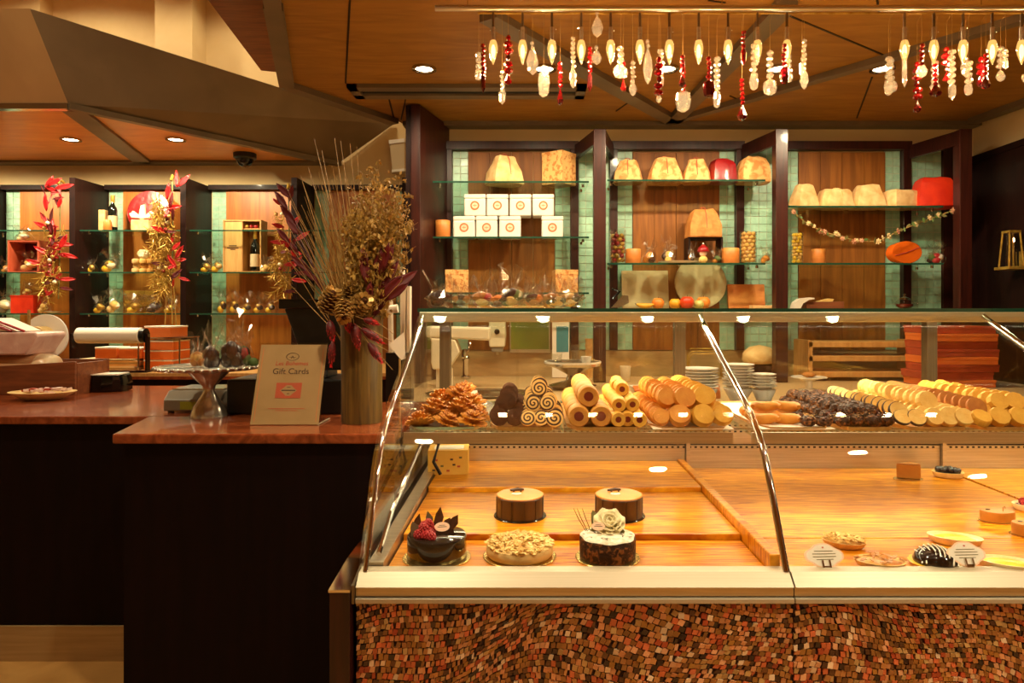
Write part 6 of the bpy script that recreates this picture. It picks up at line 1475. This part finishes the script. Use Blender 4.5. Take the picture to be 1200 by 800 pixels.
for i in range(3):
    for k in range(3): B().lathe([(.026, 0), (.029, .006), (.029, .03), (.024, .036)], 14).build('biscuit', random.choice(['cream_biscuit', 'crust', 'roll_tan']), t, 40, loc=((k-1)*.060, (i % 2)*.02, i*.038))
B().sph((0, 0, .15), (.05, .03, .035), 10, 6, jit=.2).build('topping', 'petal', t)
for i, (px, w2, h2, fl_, lb3) in enumerate(((118, 17, 20, gold, 'gold bag at the dark panel end of the low row'), (135, 22, 26, pale, 'pale tagged bag second in the low row'), (160, 24, 22, gold, 'gold bag in the middle of the low row'), (182, 22, 22, dark, 'dark bag with white paper top in the low row'), (201, 18, 18, gold, 'small gold bag at the garland end of the low row'))): ltreat(px, w2, h2, lc_, lb3, fl_, -.03)
t = thing('gold_carton', 'flat gold carton behind the low row of bags', 'carton', (X(167, 5.5), 5.5, lc_)); B().box(-.12, .12, -.05, .05, 0, 26*ks).build('carton', 'gold_board', t, bevel=.003); B().box(-.121, .121, -.051, .051, 22*ks, 26.5*ks).build('lid', 'gold_shiny', t, bevel=.002)
# wooden wine crate
yc = 5.44; kc = yc/F
t = thing('wine_crate', 'open pale wooden wine crate with a lettered sliding lid', 'crate', (X(288, yc), yc, lb2)); w2, h2 = 22*kc, 61*kc
B().box(-w2, w2, .05, .06, 0, h2).build('back', 'light_wood', t); B().box(-w2, w2, -.07, .05, h2-.01, h2).build('top', 'light_wood', t); B().box(-w2, w2, -.07, .05, 0, .01).build('bottom', 'light_wood', t)
for sx in (-w2+.005, 0, w2-.005): B().box(sx-.005, sx+.005, -.07, .05, .0105, h2-.0105).build('upright', 'light_wood', t)
ld = B().box(-w2+.011, -.006, -.064, -.056, .011, h2-.011).build('sliding_lid', 'box_lid', t, bevel=.002)
for q, l in ((.5, .03), (.46, .045), (.43, .02)): B().box(-w2/2-l, -w2/2+l, -.065, -.064, h2*q, h2*q+.008).build('stamp', 'ink', ld)
B().box(.006, w2-.011, -.06, .05, h2*.82, h2*.84).build('inner_shelf', 'light_wood', t)
for i in range(3): B().sph((.025+i*.035, -.03, h2*.84+.018), .017, 10, 6).build('bauble', ['gold_shiny', 'foil_red', 'foil_red'][i], t, 60)
wine(299, lb2+.0105, h2*.78, 'dark wine bottle standing inside the wooden crate', yc-.01, .037)
ltreat(243, 16, 20, lb2, 'small cellophane bag beside the wooden crate, near the panel', gold, -.02); ltreat(256, 18, 22, lb2, 'cellophane bag with a cream sweet touching the crate', gold+pale, -.02)
ltreat(312, 14, 16, lb2, 'small bag beside the bottle side of the crate', pale, -.06)
for i, px in enumerate((262, 276, 290, 304, 318)): ltreat(px, 15, 25 if i in (0, 1) else 20, lc_, 'gold-tied dark bag, '+['first', 'second', 'third', 'fourth', 'fifth'][i]+' from the panel under the wooden crate', gold+['choc'], -.03)
# ================================================================= GARLANDS ON THE FAR FINS
nb = B()
for i in range(26):
    q = i*2.4; zz = -.10+.2*i/26; d = Vector((math.cos(q), math.sin(q), -.8)); nb.tube([(0, 0, zz), Vector((0, 0, zz))+d*.05], [.003, .0008], 4)
nb.tube([(0, 0, -.12), (0, 0, .12)], .003, 5)
NEED = nb.build('needle_sprig', 'gold_shiny', None)
def garland(label, px, y0, y1, Y, nleaf, nneed, side, ribbon=None, shift=0):
    a0 = fp(px, y0, Y); t = thing('wall_garland', label, 'garland', a0, 0, 'garlands on the far wall panels')
    Hh = (Z(y0, Y)-Z(y1, Y))
    B().tube([(0, 0, 0), (.01, -.01, -Hh*.5), (-.01, 0, -Hh)], .005, 6).build('stem', 'leaf_olive', t)
    B().tube([(0, .05, .02), (0, 0, .04), (0, -.02, 0)], .010, 6).build('ribbon_loop', 'gold_shiny', t)
    for i in range(nneed):
        f_ = RN(.25, .95); part(NEED, t, (RN(-.09, .03)+shift, RN(-.06, 0), -Hh*f_), (RN(-.5, .5), RN(-.6, .6)+.3, RN(0, 6)), RN(.7, 1.15))
    for i in range(nleaf):
        f_ = RN(.02, .98); part(random.choice([LEAFR, LEAFR, LEAF]), t, (RN(-.04, .08)*side, RN(-.08, -.02), -Hh*f_), (RN(-.5, .5), RN(-1.9, 1.9), RN(-.8, .8)), RN(.9, 1.5))
    for i in range(8): B().sph((0, 0, 0), .014, 8, 6).build('berry', random.choice(['foil_red', 'cone_gold', 'petal']), t, 60, loc=(RN(-.07, .05), RN(-.09, -.05), -Hh*RN(.2, .9)))
    if ribbon:
        for dx, yb_ in ribbon: B().tube([(0, -.03, -Hh*.7), (dx*.4, -.03, -Hh*.9), (dx, -.02, -(Z(y0, Y)-Z(yb_, Y)))], .004, 5).build('ribbon_tail', 'gold_dry', t)
    return t
garland('mostly red leaf garland with sparse olive sprigs, beside the red box shelf', 70, 216, 350, 5.17, 46, 10, -1)
garland('long golden needle garland with red leaves and trailing ribbons', 202, 212, 345, 5.17, 26, 44, 1, [(-.06, 428), (.02, 432), (.06, 430)], -.03)
garland('gold and red garland half hidden behind the dried grasses', 338, 222, 350, 5.17, 20, 16, 1, None, -.01)
# white bow sprig and seed heads on the first garland
for i, o in enumerate((LEAF, LEAFR, NEED, lfd)):
    pass
bpy.data.objects.remove(LEAF); bpy.data.objects.remove(LEAFR); bpy.data.objects.remove(NEED)
lfd.parent = gl
# wall sconce
ysn = YL-.13; k_ = ysn/F
t = thing('wall_sconce', 'half-hexagonal frosted wall sconce with white rims', 'wall light', (X(470, ysn), YL-.002, Z(200, ysn)))
def hexr(k, z): return [(-.125*k, 0, z), (-.105*k, -.09*k, z), (.03*k, -.15*k, z), (.125*k, -.09*k, z), (.125*k, 0, z)]
B().loft([hexr(.78, .02), hexr(.95, .225)]).build('shade', 'sconce_glass', t); B().loft([hexr(.82, 0), hexr(.84, .019)]).build('bottom_rim', 'white_gloss', t); B().loft([hexr(1.0, .226), hexr(1.03, .256)]).build('top_rim', 'white_gloss', t)
